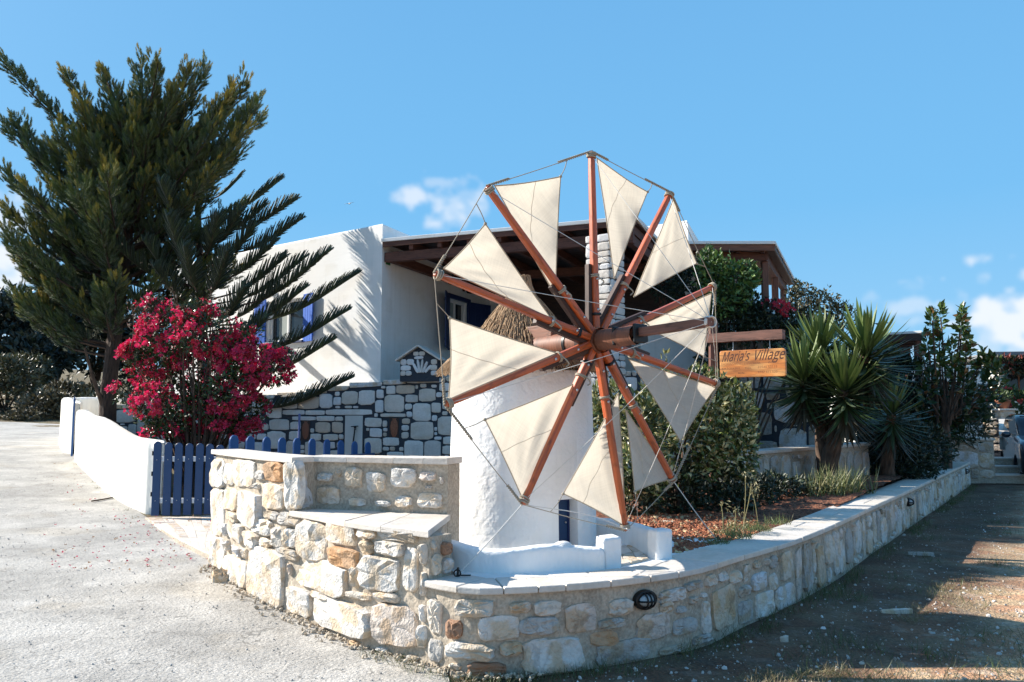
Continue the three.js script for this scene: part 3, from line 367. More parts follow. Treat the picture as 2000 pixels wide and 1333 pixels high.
function sweepWall(pts, th, h, base, o = {}) {   // rounded plaster wall along a plan line; h(u) height above base(p)
  const c = new THREE.CatmullRomCurve3(pts, false, 'centripetal'), n = o.n ?? 60, K = 14, pos = [], uv = [], idx = [], L = c.getLength(); const rr = o.round ?? th / 2;
  for (let i = 0; i <= n; i++) {
    const u = i / n, p = c.getPointAt(u), t = c.getTangentAt(u).setY(0).normalize(), nn = V(-t.z, 0, t.x), e = Math.min(u, 1 - u) * L, er = o.end ?? 0.08, sc = e < er ? Math.sqrt(clamp(1 - Math.pow(1 - e / er, 2), 0.0, 1)) * 0.55 + 0.45 : 1, b = base(p), H = h(u) - (e < er ? (1 - sc) * 0.06 : 0);
    for (let k = 0; k <= K; k++) {
      const a = k / K; let off, y; const hw = th / 2 * sc;
      if (a < 0.29) { off = hw; y = lerp(b - 0.2, b + H - rr, a / 0.28); y = Math.min(y, b + H - rr); } else if (a > 0.71) { off = -hw; y = lerp(b + H - rr, b - 0.2, (a - 0.72) / 0.28); y = Math.min(y, b + H - rr); } else { const w = (a - 0.29) / 0.42 * Math.PI, cx = Math.cos(w), sx = Math.sin(w); off = hw * Math.sign(cx) * Math.pow(Math.abs(cx), 0.62); y = b + H - rr + rr * Math.pow(sx, 0.62); }
      const q = p.clone().addScaledVector(nn, off).setY(y); const w = (o.wob ?? 0.012) * n3(q, o.wf ?? 3, 2); q.addScaledVector(nn, w); q.y += w * 0.8; pos.push(q.x, q.y, q.z); uv.push(u * L, a * (2 * H + th));
      if (i && k) { const A = i * (K + 1) + k; idx.push(A, A - K - 1, A - K - 2, A, A - K - 2, A - 1); }
    }
  }
  for (const i of [0, n]) { const q = c.getPointAt(i / n), b = base(q), at0 = pos.length / 3; pos.push(q.x, b + h(i / n) * 0.5, q.z); uv.push(0, 0); for (let k = 0; k < K; k++) { const A = i * (K + 1) + k; i ? idx.push(at0, A, A + 1) : idx.push(at0, A + 1, A); } }
  const g = new THREE.BufferGeometry(); g.setAttribute('position', new THREE.Float32BufferAttribute(pos, 3)); g.setAttribute('uv', new THREE.Float32BufferAttribute(uv, 2)); g.setIndex(idx); g.computeVertexNormals(); return g;
}
function paving(parent, q, nx, ny, y, th, r, mats, gap = 0.012, name = 'paving_stone') {   // irregular flat stones in a quadrangle q (a, b, c, d in plan)
  const P = []; for (let j = 0; j <= ny; j++) { P.push([]); for (let i = 0; i <= nx; i++) { const u = clamp(i / nx + (i % nx ? (r() - 0.5) * 0.6 / nx : 0)), v = clamp(j / ny + (j % ny ? (r() - 0.5) * 0.6 / ny : 0)); P[j].push(q[0].clone().lerp(q[1], u).lerp(q[3].clone().lerp(q[2], u), v)); } }
  for (let j = 0; j < ny; j++) for (let i = 0; i < nx; i++) { const c = [P[j][i], P[j][i + 1], P[j + 1][i + 1], P[j + 1][i]], m = V(); c.forEach((x) => m.addScaledVector(x, 0.25)); const s = c.map((x) => { const d = m.clone().sub(x), l = d.length(); return x.clone().addScaledVector(d, gap / l); }); const yy = (typeof y === 'function' ? y(m.x, m.z) : y) + r() * 0.005; part(name, quadPrism(s, yy - th, yy, 0.004), mats[Math.floor(r() * mats.length)], parent); }
}

// ---------------------------------------------------------------- white wall along the road, gate and picket fence
{
  const gb = (p) => G(p.x, p.z);
  const a = [[276, 1004], [238, 984], [192, 948], [158, 914], [143, 897]].map((p) => ground(...p)), g0 = a[0].clone().add(V(0.13, 0, 0.05)); a[0].add(V(0.1, 0, 0.02)); a.forEach((p) => { p.x += 0.1; p.z -= 0.08; });
  const w1 = thing('white_wall', 'smooth whitewashed garden wall curving along the left road up to the blue gate', 'wall');
  part('render', sweepWall(a, 0.27, (u) => 1.04 - 0.03 * Math.sin(u * 9), gb, { n: 80, round: 0.12, end: 0.16, wob: 0.02, wf: 1.6 }), M.plasterCream, w1);
  const b = [ground(131, 889), ground(117, 877), ground(116, 862), at(138, 800, 21), at(170, 800, 23), at(235, 800, 23.6)].map((p) => p.setY(0)); b.forEach((p, i) => { if (i < 3) { p.x += 0.1; p.z -= 0.1; } });
  const w2 = thing('white_wall', 'short rounded whitewashed wall end farther up the road, curving behind the conifer', 'wall');
  part('render', sweepWall(b, 0.26, () => 1.13, gb, { n: 80, round: 0.12, end: 0.14, wob: 0.02, wf: 1.6 }), M.plasterCream, w2);
  const sl = thing('gate_post', 'slim blue post in the gap between two white road walls', 'gate post', [0, 0, 0]); const sp = at(142, 840, 17); part('post', rbox(0.035, 1.15, 0.03, 0.005, sp.x, gb(sp) + 0.62, sp.z), M.blueBright, sl); part('finial', boxUV(new THREE.ConeGeometry(0.035, 0.1, 4).translate(sp.x, gb(sp) + 1.24, sp.z)), M.blueBright, sl);
  const picket = (w, h, t) => { const s = new THREE.Shape(); s.moveTo(-w / 2, 0); s.lineTo(w / 2, 0); s.lineTo(w / 2, h - w / 2); s.absarc(0, h - w / 2, w / 2, 0, Math.PI); s.lineTo(-w / 2, 0); return boxUV(new THREE.ExtrudeGeometry(s, { depth: t - 0.008, bevelSize: 0.004, bevelThickness: 0.004, bevelSegments: 1, curveSegments: 12 }).translate(0, 0, 0.004)); };
  const gate = thing('picket_gate', 'blue wooden picket gate with rounded tops, beside the white wall', 'gate');
  const gd = 11.45, gy0 = at(306, 1006, gd).y, gt = V(1, 0, 0.02).normalize(), pk = [303, 324.5, 345, 365.5, 386.5, 406, 426];
  pk.forEach((x, i) => { const p = at(x, 1006, gd), top = at(x, [863, 865, 866, 867, 867, 868, 870][i], gd).y, lo = gy0 - 0.01 + i * 0.004; const m = part('picket', picket(0.1, top - lo, 0.022), M.blue, gate); m.position.set(p.x, lo, p.z); for (const y of [0.2, 0.76]) part('bolt', new THREE.SphereGeometry(0.007, 8, 6).translate(0, y, 0.025), M.steel, m); });
  const x0 = at(296, 1000, gd).x, x1 = at(436, 1000, gd).x; for (const y of [0.19, 0.76]) part('rail', rbox(x1 - x0, 0.07, 0.035, 0.004, (x0 + x1) / 2, gy0 + y, -gd - 0.02), M.white, gate);
  for (const y of [0.28, 0.84, 0.56]) part('hinge', boxUV(new THREE.CylinderGeometry(0.013, 0.013, 0.06, 8).translate(x0 - 0.01, gy0 + y, -gd + 0.015)), M.black, gate);
  const fence = thing('picket_fence', 'row of blue rounded pickets rising above the stone bench wall', 'fence');
  const fx = [455, 487, 519, 549, 578, 608, 637, 664, 691, 717], ft = [851, 853, 854.5, 855.5, 856.5, 857.5, 859, 861, 863, 864.5], fp = [];
  fx.forEach((x, i) => { const d = lerp(9.7, 12.6, i / 9), p = at(x, ft[i], d); fp.push(p); });
  const fd = fp[9].clone().sub(fp[0]).setY(0).normalize(), fn = Math.atan2(-fd.z, fd.x);
  fp.forEach((p) => { const m = part('picket', picket(0.142, p.y - 0.25, 0.025), M.blueBright, fence); m.position.set(p.x, 0.25, p.z); m.rotation.y = fn; });
  for (const y of [0.5, 1.02]) part('rail', beam(fp[0].clone().setY(y).add(V(-0.1, 0, -0.05)), fp[9].clone().setY(y).add(V(0.1, 0, -0.05)), 0.035, 0.07), M.blue, fence);
  const th = new THREE.Group(); th.name = 'threshold'; th.userData = { kind: 'structure' }; scene.add(th);
  part('mortar_bed', quadPrism([ground(282, 1009), ground(430, 1006), ground(417, 1102), ground(352, 1066)].map((p) => p.setY(0)), -0.1, 0.205), M.mortar, th); paving(th, [ground(284, 1012).add(V(0, 0, 0.02)), ground(428, 1009), ground(416, 1100), ground(352, 1064)].map((p) => p.setY(0)), 5, 4, (x, z) => Math.max(0.214, G(x, z) + 0.015), 0.05, rand(3), [M.slabs[0], M.slabs[2], M.slabs[3], M.stones[5]], 0.009);
  const rk = thing('loose_rock', 'tan loose rock lying at the foot of the pale stone wall corner', 'rock'); const rp = ground(436, 1136); const rg = stoneGeo(0.19, 0.12, 0.07, rand(8), 0.4, 1.6).rotateX(-Math.PI / 2).rotateY(0.5).translate(rp.x, rp.y + 0.01, rp.z + 0.02); part('rock', rg, M.stones[2], rk);
}

// ---------------------------------------------------------------- terrace wall of squared white stones with dark joints
const vB = V(0.364, 0, -0.93), tP = V(0.93, 0, 0.364), tF = V(0.8, 0, 0.6), C = at(745, 590, 16).setY(0);
const houseTop = at(748, 436, 16).y, TERR = 2.2;
{
  const path = [[205, 790, 16.9], [560, 766, 16.45], [742, 741.5, 15.72], [885, 734, 15.2], [1245, 722, 14.3]].map((p) => at(...p));
  const wall = thing('terrace_wall', 'squared white stone terrace wall with dark joints, below the house', 'wall'); const r = rand(41);
  let acc = 0; const segs = []; for (let i = 0; i < 4; i++) { const a = path[i], b = path[i + 1], f = planeFrame(a, b); segs.push({ a, b, f, s0: acc }); acc += f.L; part('core', slopedWall(a, b, -0.1, a.y - 0.05, b.y - 0.05, 0.4), M.grout, wall); }
  const find = (s) => segs.find((g) => s <= g.s0 + g.f.L) ?? segs[3], topAt = (s) => { const g = find(s); return lerp(g.a.y, g.b.y, (s - g.s0) / g.f.L); };
  const frame = (s, y) => { const g = find(s); return { p: g.f.at(s - g.s0, y), t: g.f.t, n: g.f.n }; };
  const pix = (px, py) => { for (const g of segs) { const h = hitLine(px, py, g.a, g.f.t); if (h.s >= -0.01 && h.s <= g.f.L + 0.01) return [h.s + g.s0, h.y]; } };
  const rect = (x0, y0, x1, y1, k) => { const a = pix(x0, y1), b = pix(x1, y0); return [a[0], a[1], b[0], b[1], k]; };
  const fixed = [rect(671, 813, 711, 905, null), rect(636, 800, 727, 811, 1), rect(588, 822, 605, 860, null), rect(571, 814, 617, 821.5, 2), rect(758, 817, 783, 853, null), rect(744, 808, 792, 815, 5), rect(551, 801, 595, 811, 5), rect(597, 802, 634, 811, 2)];
  const rects = pack(acc, 2.5, { r, gap: 0.012, cell: 0.01, grow: 0.4, big: 0.29, fixed, ok: (s, y) => y < topAt(s) - 0.12 && y > 0.72, sizes: [[0.19, 0.27, 0.15, 0.22, 240], [0.16, 0.26, 0.08, 0.14, 900], [0.1, 0.18, 0.08, 0.15, 5000], [0.07, 0.12, 0.05, 0.09, 9000], [0.045, 0.07, 0.04, 0.06, 9000]] });
  layStones(wall, rects, frame, { r, prot: 0.022, round: 0.07, rough: 0.5, mats: [M.pale[0], M.pale[0], M.pale[2], M.pale[2], M.pale[1], M.pale[1], M.pale[3], M.pale[4]], most: 280, restTint: 0 });
  for (let s = 0; s < acc - 0.1;) { const e = Math.min(acc, s + 0.35 + r() * 0.5), f = frame((s + e) / 2, 0), y = topAt((s + e) / 2); const m = part('coping_stone', stoneGeo(e - s - 0.03, 0.085, 0.03, r, 0.15, 0.5), M.stones[[0, 1, 6][Math.floor(r() * 3)]], wall); m.applyMatrix4(basis(f.t.clone().setY((topAt(e - 0.01) - topAt(s + 0.01)) / (e - s)).normalize(), UP, f.n, f.p.setY(y - 0.07))); const q = part('coping_stone', rbox(e - s - 0.02, 0.05, 0.42, 0.01), M.slabs[0], wall); q.applyMatrix4(basis(f.t, UP, f.n, f.p.clone().addScaledVector(f.n, -0.19).setY(y - 0.045))); s = e; }
  const place = (o, px, py, off = 0.004) => { const q = pix(px, py), f = frame(...q); o.applyMatrix4(basis(f.t, UP, f.n, f.p.addScaledVector(f.n, off))); };
  const dr = part('hatch', boxUV(new THREE.BoxGeometry(0.385, 0.92, 0.03)), std([0.6, 0.61, 0.6], { map: T.plaster, bumpMap: T.handBump, bumpScale: 0.004 }), wall, 'pale blank hatch under a long lintel'); place(dr, 691, 859);
  const jar = () => boxUV(new THREE.LatheGeometry([[0.05, -0.17], [0.085, -0.1], [0.1, 0.02], [0.085, 0.11], [0.055, 0.15], [0.07, 0.175], [0.0, 0.176]].map((p) => new THREE.Vector2(...p)), 20).scale(0.9, 1.02, 0.5));
  [[597, 841, 'dark terracotta jar in the left niche of the terrace wall'], [770, 836, 'terracotta jar in the right niche of the terrace wall']].forEach(([x, y, l], i) => { const n = part('niche', boxUV(new THREE.BoxGeometry(0.2, 0.38, 0.012)), std([0.05, 0.03, 0.025]), wall); place(n, x, y); const j = thing('terracotta_jar', l, 'jar'); part('body', jar(), i ? M.terracotta : std([0.22, 0.085, 0.05], { roughness: 0.8 }), j); place(j, x, y, -0.01); });  // flat dark panels paint the shade inside the niches; the core stays solid
  const tap = thing('garden_tap', 'small black standpipe tap before the pale hatch', 'tap'); part('pipe', rod(V(0, -0.3, 0.05), V(0.055, 0.16, 0.05), 0.014, 0.012), M.black, tap); part('handle', rod(V(-0.03, 0.16, 0.05), V(0.12, 0.17, 0.05), 0.009), M.black, tap); part('spout', merge([rod(V(0.05, 0.13, 0.05), V(0.1, 0.11, 0.11), 0.013), new THREE.SphereGeometry(0.026, 10, 8).translate(0.055, 0.15, 0.05)]), M.black, tap); place(tap, 691, 850);
  const pole = thing('marker_pole', 'thin pale blue pole standing before the left niche', 'pole'); const pp = at(584, 835, 15.9); part('pole', rod(V(pp.x, 0.3, pp.z), V(pp.x, at(584, 811, 15.9).y, pp.z), 0.022), std([0.16, 0.2, 0.42]), pole); part('pole_cap', new THREE.SphereGeometry(0.026, 10, 8).translate(pp.x, at(584, 811, 15.9).y, pp.z), std([0.16, 0.2, 0.42]), pole);
  // floor of the terrace, filling the hill behind the wall
  struct('terrace_floor', quadPrism([segs[0].f.at(0, 0, -0.2), segs[1].f.at(0, 0, -0.2), segs[2].f.at(0, 0, -0.2), segs[3].f.at(0, 0, -0.2), segs[3].f.at(segs[3].f.L, 0, -0.2), V(6.5, 0, -26), V(-7, 0, -28)], 0.2, 1.85), M.slab);
  // gabled stone ornament on the terrace edge
  const orn = thing('stone_ornament', 'little gabled stone ornament with fan of upright stones, against the white wall', 'ornament'), os = { r: rand(7), prot: 0.02, round: 0.04, rough: 0.3, mats: M.pale.slice(0, 3) };
  const A = at(781, 735, 15.42), B = at(855, 731, 15.2), of = planeFrame(A, B), oy = A.y, sc = of.L / 0.72;
  const sh = new THREE.Shape([[0, -0.1], [0.72, -0.1], [0.72, 0.3], [0.36, 0.5], [0, 0.3]].map(([x, y]) => new THREE.Vector2(x * sc, y * sc))), core = part('core', boxUV(new THREE.ExtrudeGeometry(sh, { depth: 0.25, bevelEnabled: false })), M.grout, orn); core.applyMatrix4(basis(of.t, UP, of.n, of.at(0, oy, -0.25)));
  layStones(orn, [[0.02, 0.2, 0.12, 0.29], [0.14, 0.2, 0.26, 0.29], [0.02, 0.1, 0.2, 0.18], [0.02, 0.01, 0.1, 0.08], [0.12, 0.01, 0.22, 0.08], [0.6, 0.2, 0.7, 0.28], [0.58, 0.1, 0.7, 0.18], [0.6, 0.01, 0.7, 0.08], [0.26, 0.36, 0.35, 0.42], [0.37, 0.36, 0.47, 0.42], [0.28, 0.3, 0.44, 0.34]].map((e) => [e[0] - 0.006, e[1] - 0.006, e[2] + 0.006, e[3] + 0.006].map((x) => x * sc)), (s, y) => of.frame(s, y + oy), os);
  for (const [x, y, w, h, a] of [[0.3, 0.14, 0.05, 0.2, 0.5], [0.36, 0.17, 0.045, 0.24, 0.16], [0.42, 0.17, 0.045, 0.24, -0.12], [0.48, 0.15, 0.05, 0.21, -0.4], [0.54, 0.12, 0.05, 0.17, -0.72]]) { const m = part('stone', stoneGeo(w * sc, h * sc, 0.025, os.r, 0.3, 0.4), M.pale[2], orn); const u = UP.clone().applyAxisAngle(of.n, a), t = of.t.clone().applyAxisAngle(of.n, a); m.applyMatrix4(basis(t, u, of.n, of.at(x * sc, oy + y * sc))); }
  for (const k of [-1, 1]) part('gable_slab', beam(of.at((0.36 + k * 0.43) * sc, oy + 0.27 * sc, -0.1), of.at(0.36 * sc, oy + 0.53 * sc, -0.1), 0.36, 0.035), M.slabs[1], orn);
}

// ---------------------------------------------------------------- the white house and its porch
const ev = new Evaluator();
function cut(geo, boxes) { let b = new Brush(boxUV(geo)); b.updateMatrixWorld(); for (const g of boxes) { const q = new Brush(boxUV(g)); q.updateMatrixWorld(); b = ev.evaluate(b, q, SUBTRACTION); } return boxUV(b.geometry); }
const slatShutter = (parent, w, h, mat, m) => { const s = sub('shutter', parent); s.applyMatrix4(m); const n = 4; for (let i = 0; i < n; i++) part('board', rbox(w / n - 0.004, h, 0.026, 0.005, (i - (n - 1) / 2) * w / n, 0, 0), mat, s); for (const y of [-0.36, 0.36]) part('batten', rbox(w * 0.92, 0.06, 0.02, 0.004, 0, y * h, -0.024), mat, s); return s; };
{
  const house = thing('white_house', 'white flat-roofed plaster house with blue shuttered windows, above terrace', 'house');
  const F0 = C.clone().addScaledVector(tF, -7.5), body = [F0, C, C.clone().addScaledVector(vB, 9), F0.clone().addScaledVector(vB, 9)];
  const wA = hitLine(523, 590, F0, tF), wB = hitLine(592, 664, F0, tF), wm = (wA.s + wB.s) / 2, wy = (wA.y + wB.y) / 2, ww = wB.s - wA.s, wh = wA.y - wB.y, nF = V(-tF.z, 0, tF.x), fm = basis(tF, UP, nF, F0.clone().addScaledVector(tF, wm).setY(wy));
  const nS = V(-vB.z, 0, vB.x), sA = hitLine(877, 583, C, vB), sB = hitLine(911, 686, C, vB), sm = (sA.s + sB.s) / 2, sy = (sA.y + sB.y) / 2, sw = sB.s - sA.s, shh = sA.y - sB.y, smx = basis(vB, UP, nS, C.clone().addScaledVector(vB, sm).setY(sy));
  part('wall', cut(quadPrism(body, 1.6, houseTop, 0.05), [new THREE.BoxGeometry(ww, wh, 0.4).applyMatrix4(fm), new THREE.BoxGeometry(sw, shh, 0.4).applyMatrix4(smx)]), M.plaster, house);
  const window_ = (m, w, h, fmat) => { const g = sub('window', house); g.applyMatrix4(m); const f = 0.055; part('frame', merge([rbox(f, h, 0.06, 0.006, -w / 2 + f / 2, 0, -0.1), rbox(f, h, 0.06, 0.006, w / 2 - f / 2, 0, -0.1), rbox(w - 2 * f, f, 0.06, 0.006, 0, h / 2 - f / 2, -0.1), rbox(w - 2 * f, f, 0.06, 0.006, 0, -h / 2 + f / 2, -0.1), rbox(f, h - 2 * f, 0.05, 0.006, 0, 0, -0.1)]), fmat, g); part('pane', boxUV(new THREE.BoxGeometry(w - 0.04, h - 0.04, 0.01).translate(0, 0, -0.125)), M.glass, g); part('curtain', boxUV(new THREE.BoxGeometry(w * 0.3, h - 0.1, 0.01).translate(-w * 0.12, 0, -0.112)), std([0.3, 0.34, 0.33]), g); part('sill', rbox(w + 0.1, 0.05, 0.22, 0.01, 0, -h / 2 - 0.03, -0.03), M.navy, g); return g; };
  window_(fm, ww, wh, M.white); window_(smx, sw, shh, M.white);
  const open = (x, a, w) => new THREE.Matrix4().makeTranslation(x, 0, 0.03).multiply(new THREE.Matrix4().makeRotationY(a)).multiply(new THREE.Matrix4().makeTranslation(w, 0, 0));
  slatShutter(house, 0.37, wh + 0.1, M.shutter, fm.clone().multiply(open(ww / 2 + 0.02, -0.14, 0.19)));
  slatShutter(house, 0.37, wh + 0.1, M.shutter, fm.clone().multiply(open(-ww / 2 - 0.02, 0.1, -0.19)));
  slatShutter(house, sw * 0.9, shh + 0.1, M.navy, smx.clone().multiply(open(-sw / 2 - 0.02, 0.35, -sw * 0.46))); slatShutter(house, sw * 0.8, shh + 0.1, M.navy, smx.clone().multiply(open(sw / 2 + 0.1, -0.3, sw * 0.42)));
  part('frame', merge([rbox(0.09, shh + 0.1, 0.08, 0.006, sw / 2 + 0.05, 0, 0.02), rbox(sw + 0.24, 0.1, 0.09, 0.006, 0, shh / 2 + 0.06, 0.02)]), M.navy, house).applyMatrix4(smx);
  const tag = part('plaque', rbox(0.16, 0.2, 0.015, 0.003), std([0.03, 0.15, 0.05]), house, 'small green plaque by the corner'); const tg = hitLine(757, 508, C, vB); tag.applyMatrix4(basis(vB, UP, nS, tg.p.addScaledVector(nS, 0.01)));
  const lamp = thing('wall_lantern', 'round black wall lantern on the shaded house wall beside the porch', 'lantern'), lp = hitLine(905, 568, C, vB); lamp.applyMatrix4(basis(vB, UP, nS, lp.p)); part('bracket', merge([rod(V(0, 0.05, 0), V(0, 0.12, 0.18), 0.018), new THREE.CylinderGeometry(0.07, 0.07, 0.02, 16).rotateX(Math.PI / 2).translate(0, 0.05, 0.01)]), M.black, lamp); part('shade', boxUV(new THREE.LatheGeometry([[0, 0.1], [0.05, 0.09], [0.15, 0.0], [0.13, -0.02], [0.1, -0.1], [0, -0.12]].map((p) => new THREE.Vector2(...p)), 16).translate(0, 0.03, 0.2)), M.black, lamp);
  // porch
  const porch = thing('porch', 'brown timber porch roof with rafters, joined to the white house', 'porch');
  const RY = at(750, 470, 16).y, R0 = C.clone().addScaledVector(tP, 0.02), R1h = hitLine(1236, 426, R0, tP), PL = R1h.s, PD = 5.6, P = (s, d, y) => R0.clone().addScaledVector(tP, s).addScaledVector(vB, d).setY(y);
  part('roof', quadPrism([P(-0.02, -0.05, 0), P(PL + 0.1, -0.05, 0), P(PL + 0.1, PD, 0), P(0.03, PD, 0)], RY - 0.04, RY + 0.03, 0.008), M.plaster, porch);
  part('fascia', beam(P(0, -0.02, RY - 0.09), P(PL + 0.08, -0.02, RY - 0.09), 0.035, 0.1), M.pergola, porch);
  for (let d = 0.06; d < PD - 0.1; d += 0.2) part('ceiling_board', beam(P(0.02, d + 0.095, RY - 0.055), P(PL + 0.06, d + 0.095, RY - 0.055), 0.19, 0.02, 0.004), M.darkWood, porch);
  for (let s = 0.62; s < PL; s += 0.62) part('rafter', beam(P(s, 0.0, RY - 0.15), P(s, PD - 0.1, RY - 0.15), 0.09, 0.16), M.pergola, porch);
  part('beam', beam(P(0.0, 0.12, RY - 0.33), P(PL, 0.12, RY - 0.33), 0.13, 0.19), M.pergola, porch); part('beam', beam(P(PL - 0.1, 0.2, RY - 0.33), P(PL - 0.1, PD - 0.15, RY - 0.33), 0.12, 0.18), M.pergola, porch); part('beam', beam(P(0.1, 0.2, RY - 0.33), P(0.1, PD - 0.15, RY - 0.33), 0.12, 0.18), M.pergola, porch); part('beam', beam(P(0, 3, RY - 0.33), P(PL, 3, RY - 0.33), 0.13, 0.19), M.pergola, porch);
  part('back_wall', quadPrism([P(0, PD - 0.2, 0), P(PL + 1.3, PD - 0.2, 0), P(PL + 1.3, PD + 0.1, 0), P(0, PD + 0.1, 0)], 1.8, RY - 0.06), M.plaster, porch);
  part('boarding', quadPrism([P(0.4, PD - 0.24, 0), P(PL, PD - 0.24, 0), P(PL, PD - 0.21, 0), P(0.4, PD - 0.21, 0)], 3.75, RY - 0.06), M.darkWood, porch);
  // stone pillar at the porch edge
  const pil = thing('stone_pillar', 'square white stone pillar with dark joints under the porch roof', 'pillar'), pt = V(0.8, 0, 0.6), pn = V(-0.6, 0, 0.8), p0 = at(1146, 600, 14.25).setY(0), py1 = at(1160, 461, 14.2).y, pw = 0.48, rr = rand(19);
  const corner = [p0, p0.clone().addScaledVector(pt, pw), p0.clone().addScaledVector(pt, pw).addScaledVector(pn, -pw), p0.clone().addScaledVector(pn, -pw)]; part('core', quadPrism(corner.map((p, i) => p.clone()), 1.8, py1), M.grout, pil);
  for (const [a, b] of [[0, 1], [1, 2]]) { const f = planeFrame(corner[a], corner[b]), H = py1 - 1.9, rs = []; let y = 0; while (y < H - 0.06) { let h = Math.min(H - y, rr() < 0.3 ? 0.1 + rr() * 0.04 : 0.17 + rr() * 0.1), c = 0.12 + rr() * 0.18; if (H - y - h < 0.08) h = H - y; rs.push([0.0, y + 0.007, c - 0.007, y + h - 0.007]); if (h > 0.2 && rr() < 0.4) rs.push([c + 0.007, y + 0.007, pw, y + h * 0.4 - 0.007], [c + 0.007, y + h * 0.4 + 0.007, pw, y + h - 0.007]); else rs.push([c + 0.007, y + 0.007, pw, y + h - 0.007]); y += h; } layStones(pil, rs, (s, yy) => f.frame(s, yy + 1.9), { r: rr, prot: 0.02, round: 0.04, rough: 0.4, mats: M.pale.slice(0, 3) }); }
  // second white block behind
  const b2 = thing('white_house', 'white block house with rounded corner behind the porch, its parapet against sky', 'house'), q = [at(1240, 500, 21.5), at(1345, 500, 20.6), at(1371, 500, 23.5), at(1270, 500, 26)].map((p) => p.setY(0)); part('wall', quadPrism(q, 0, at(1300, 439, 21).y, 0.12), M.plaster, b2); part('coping', quadPrism(q.map((p) => p.clone().lerp(q[0].clone().add(q[2]).multiplyScalar(0.5), 0.04)), at(1300, 439, 21).y - 0.02, at(1300, 436, 21).y, 0.02), M.plaster, b2);
}

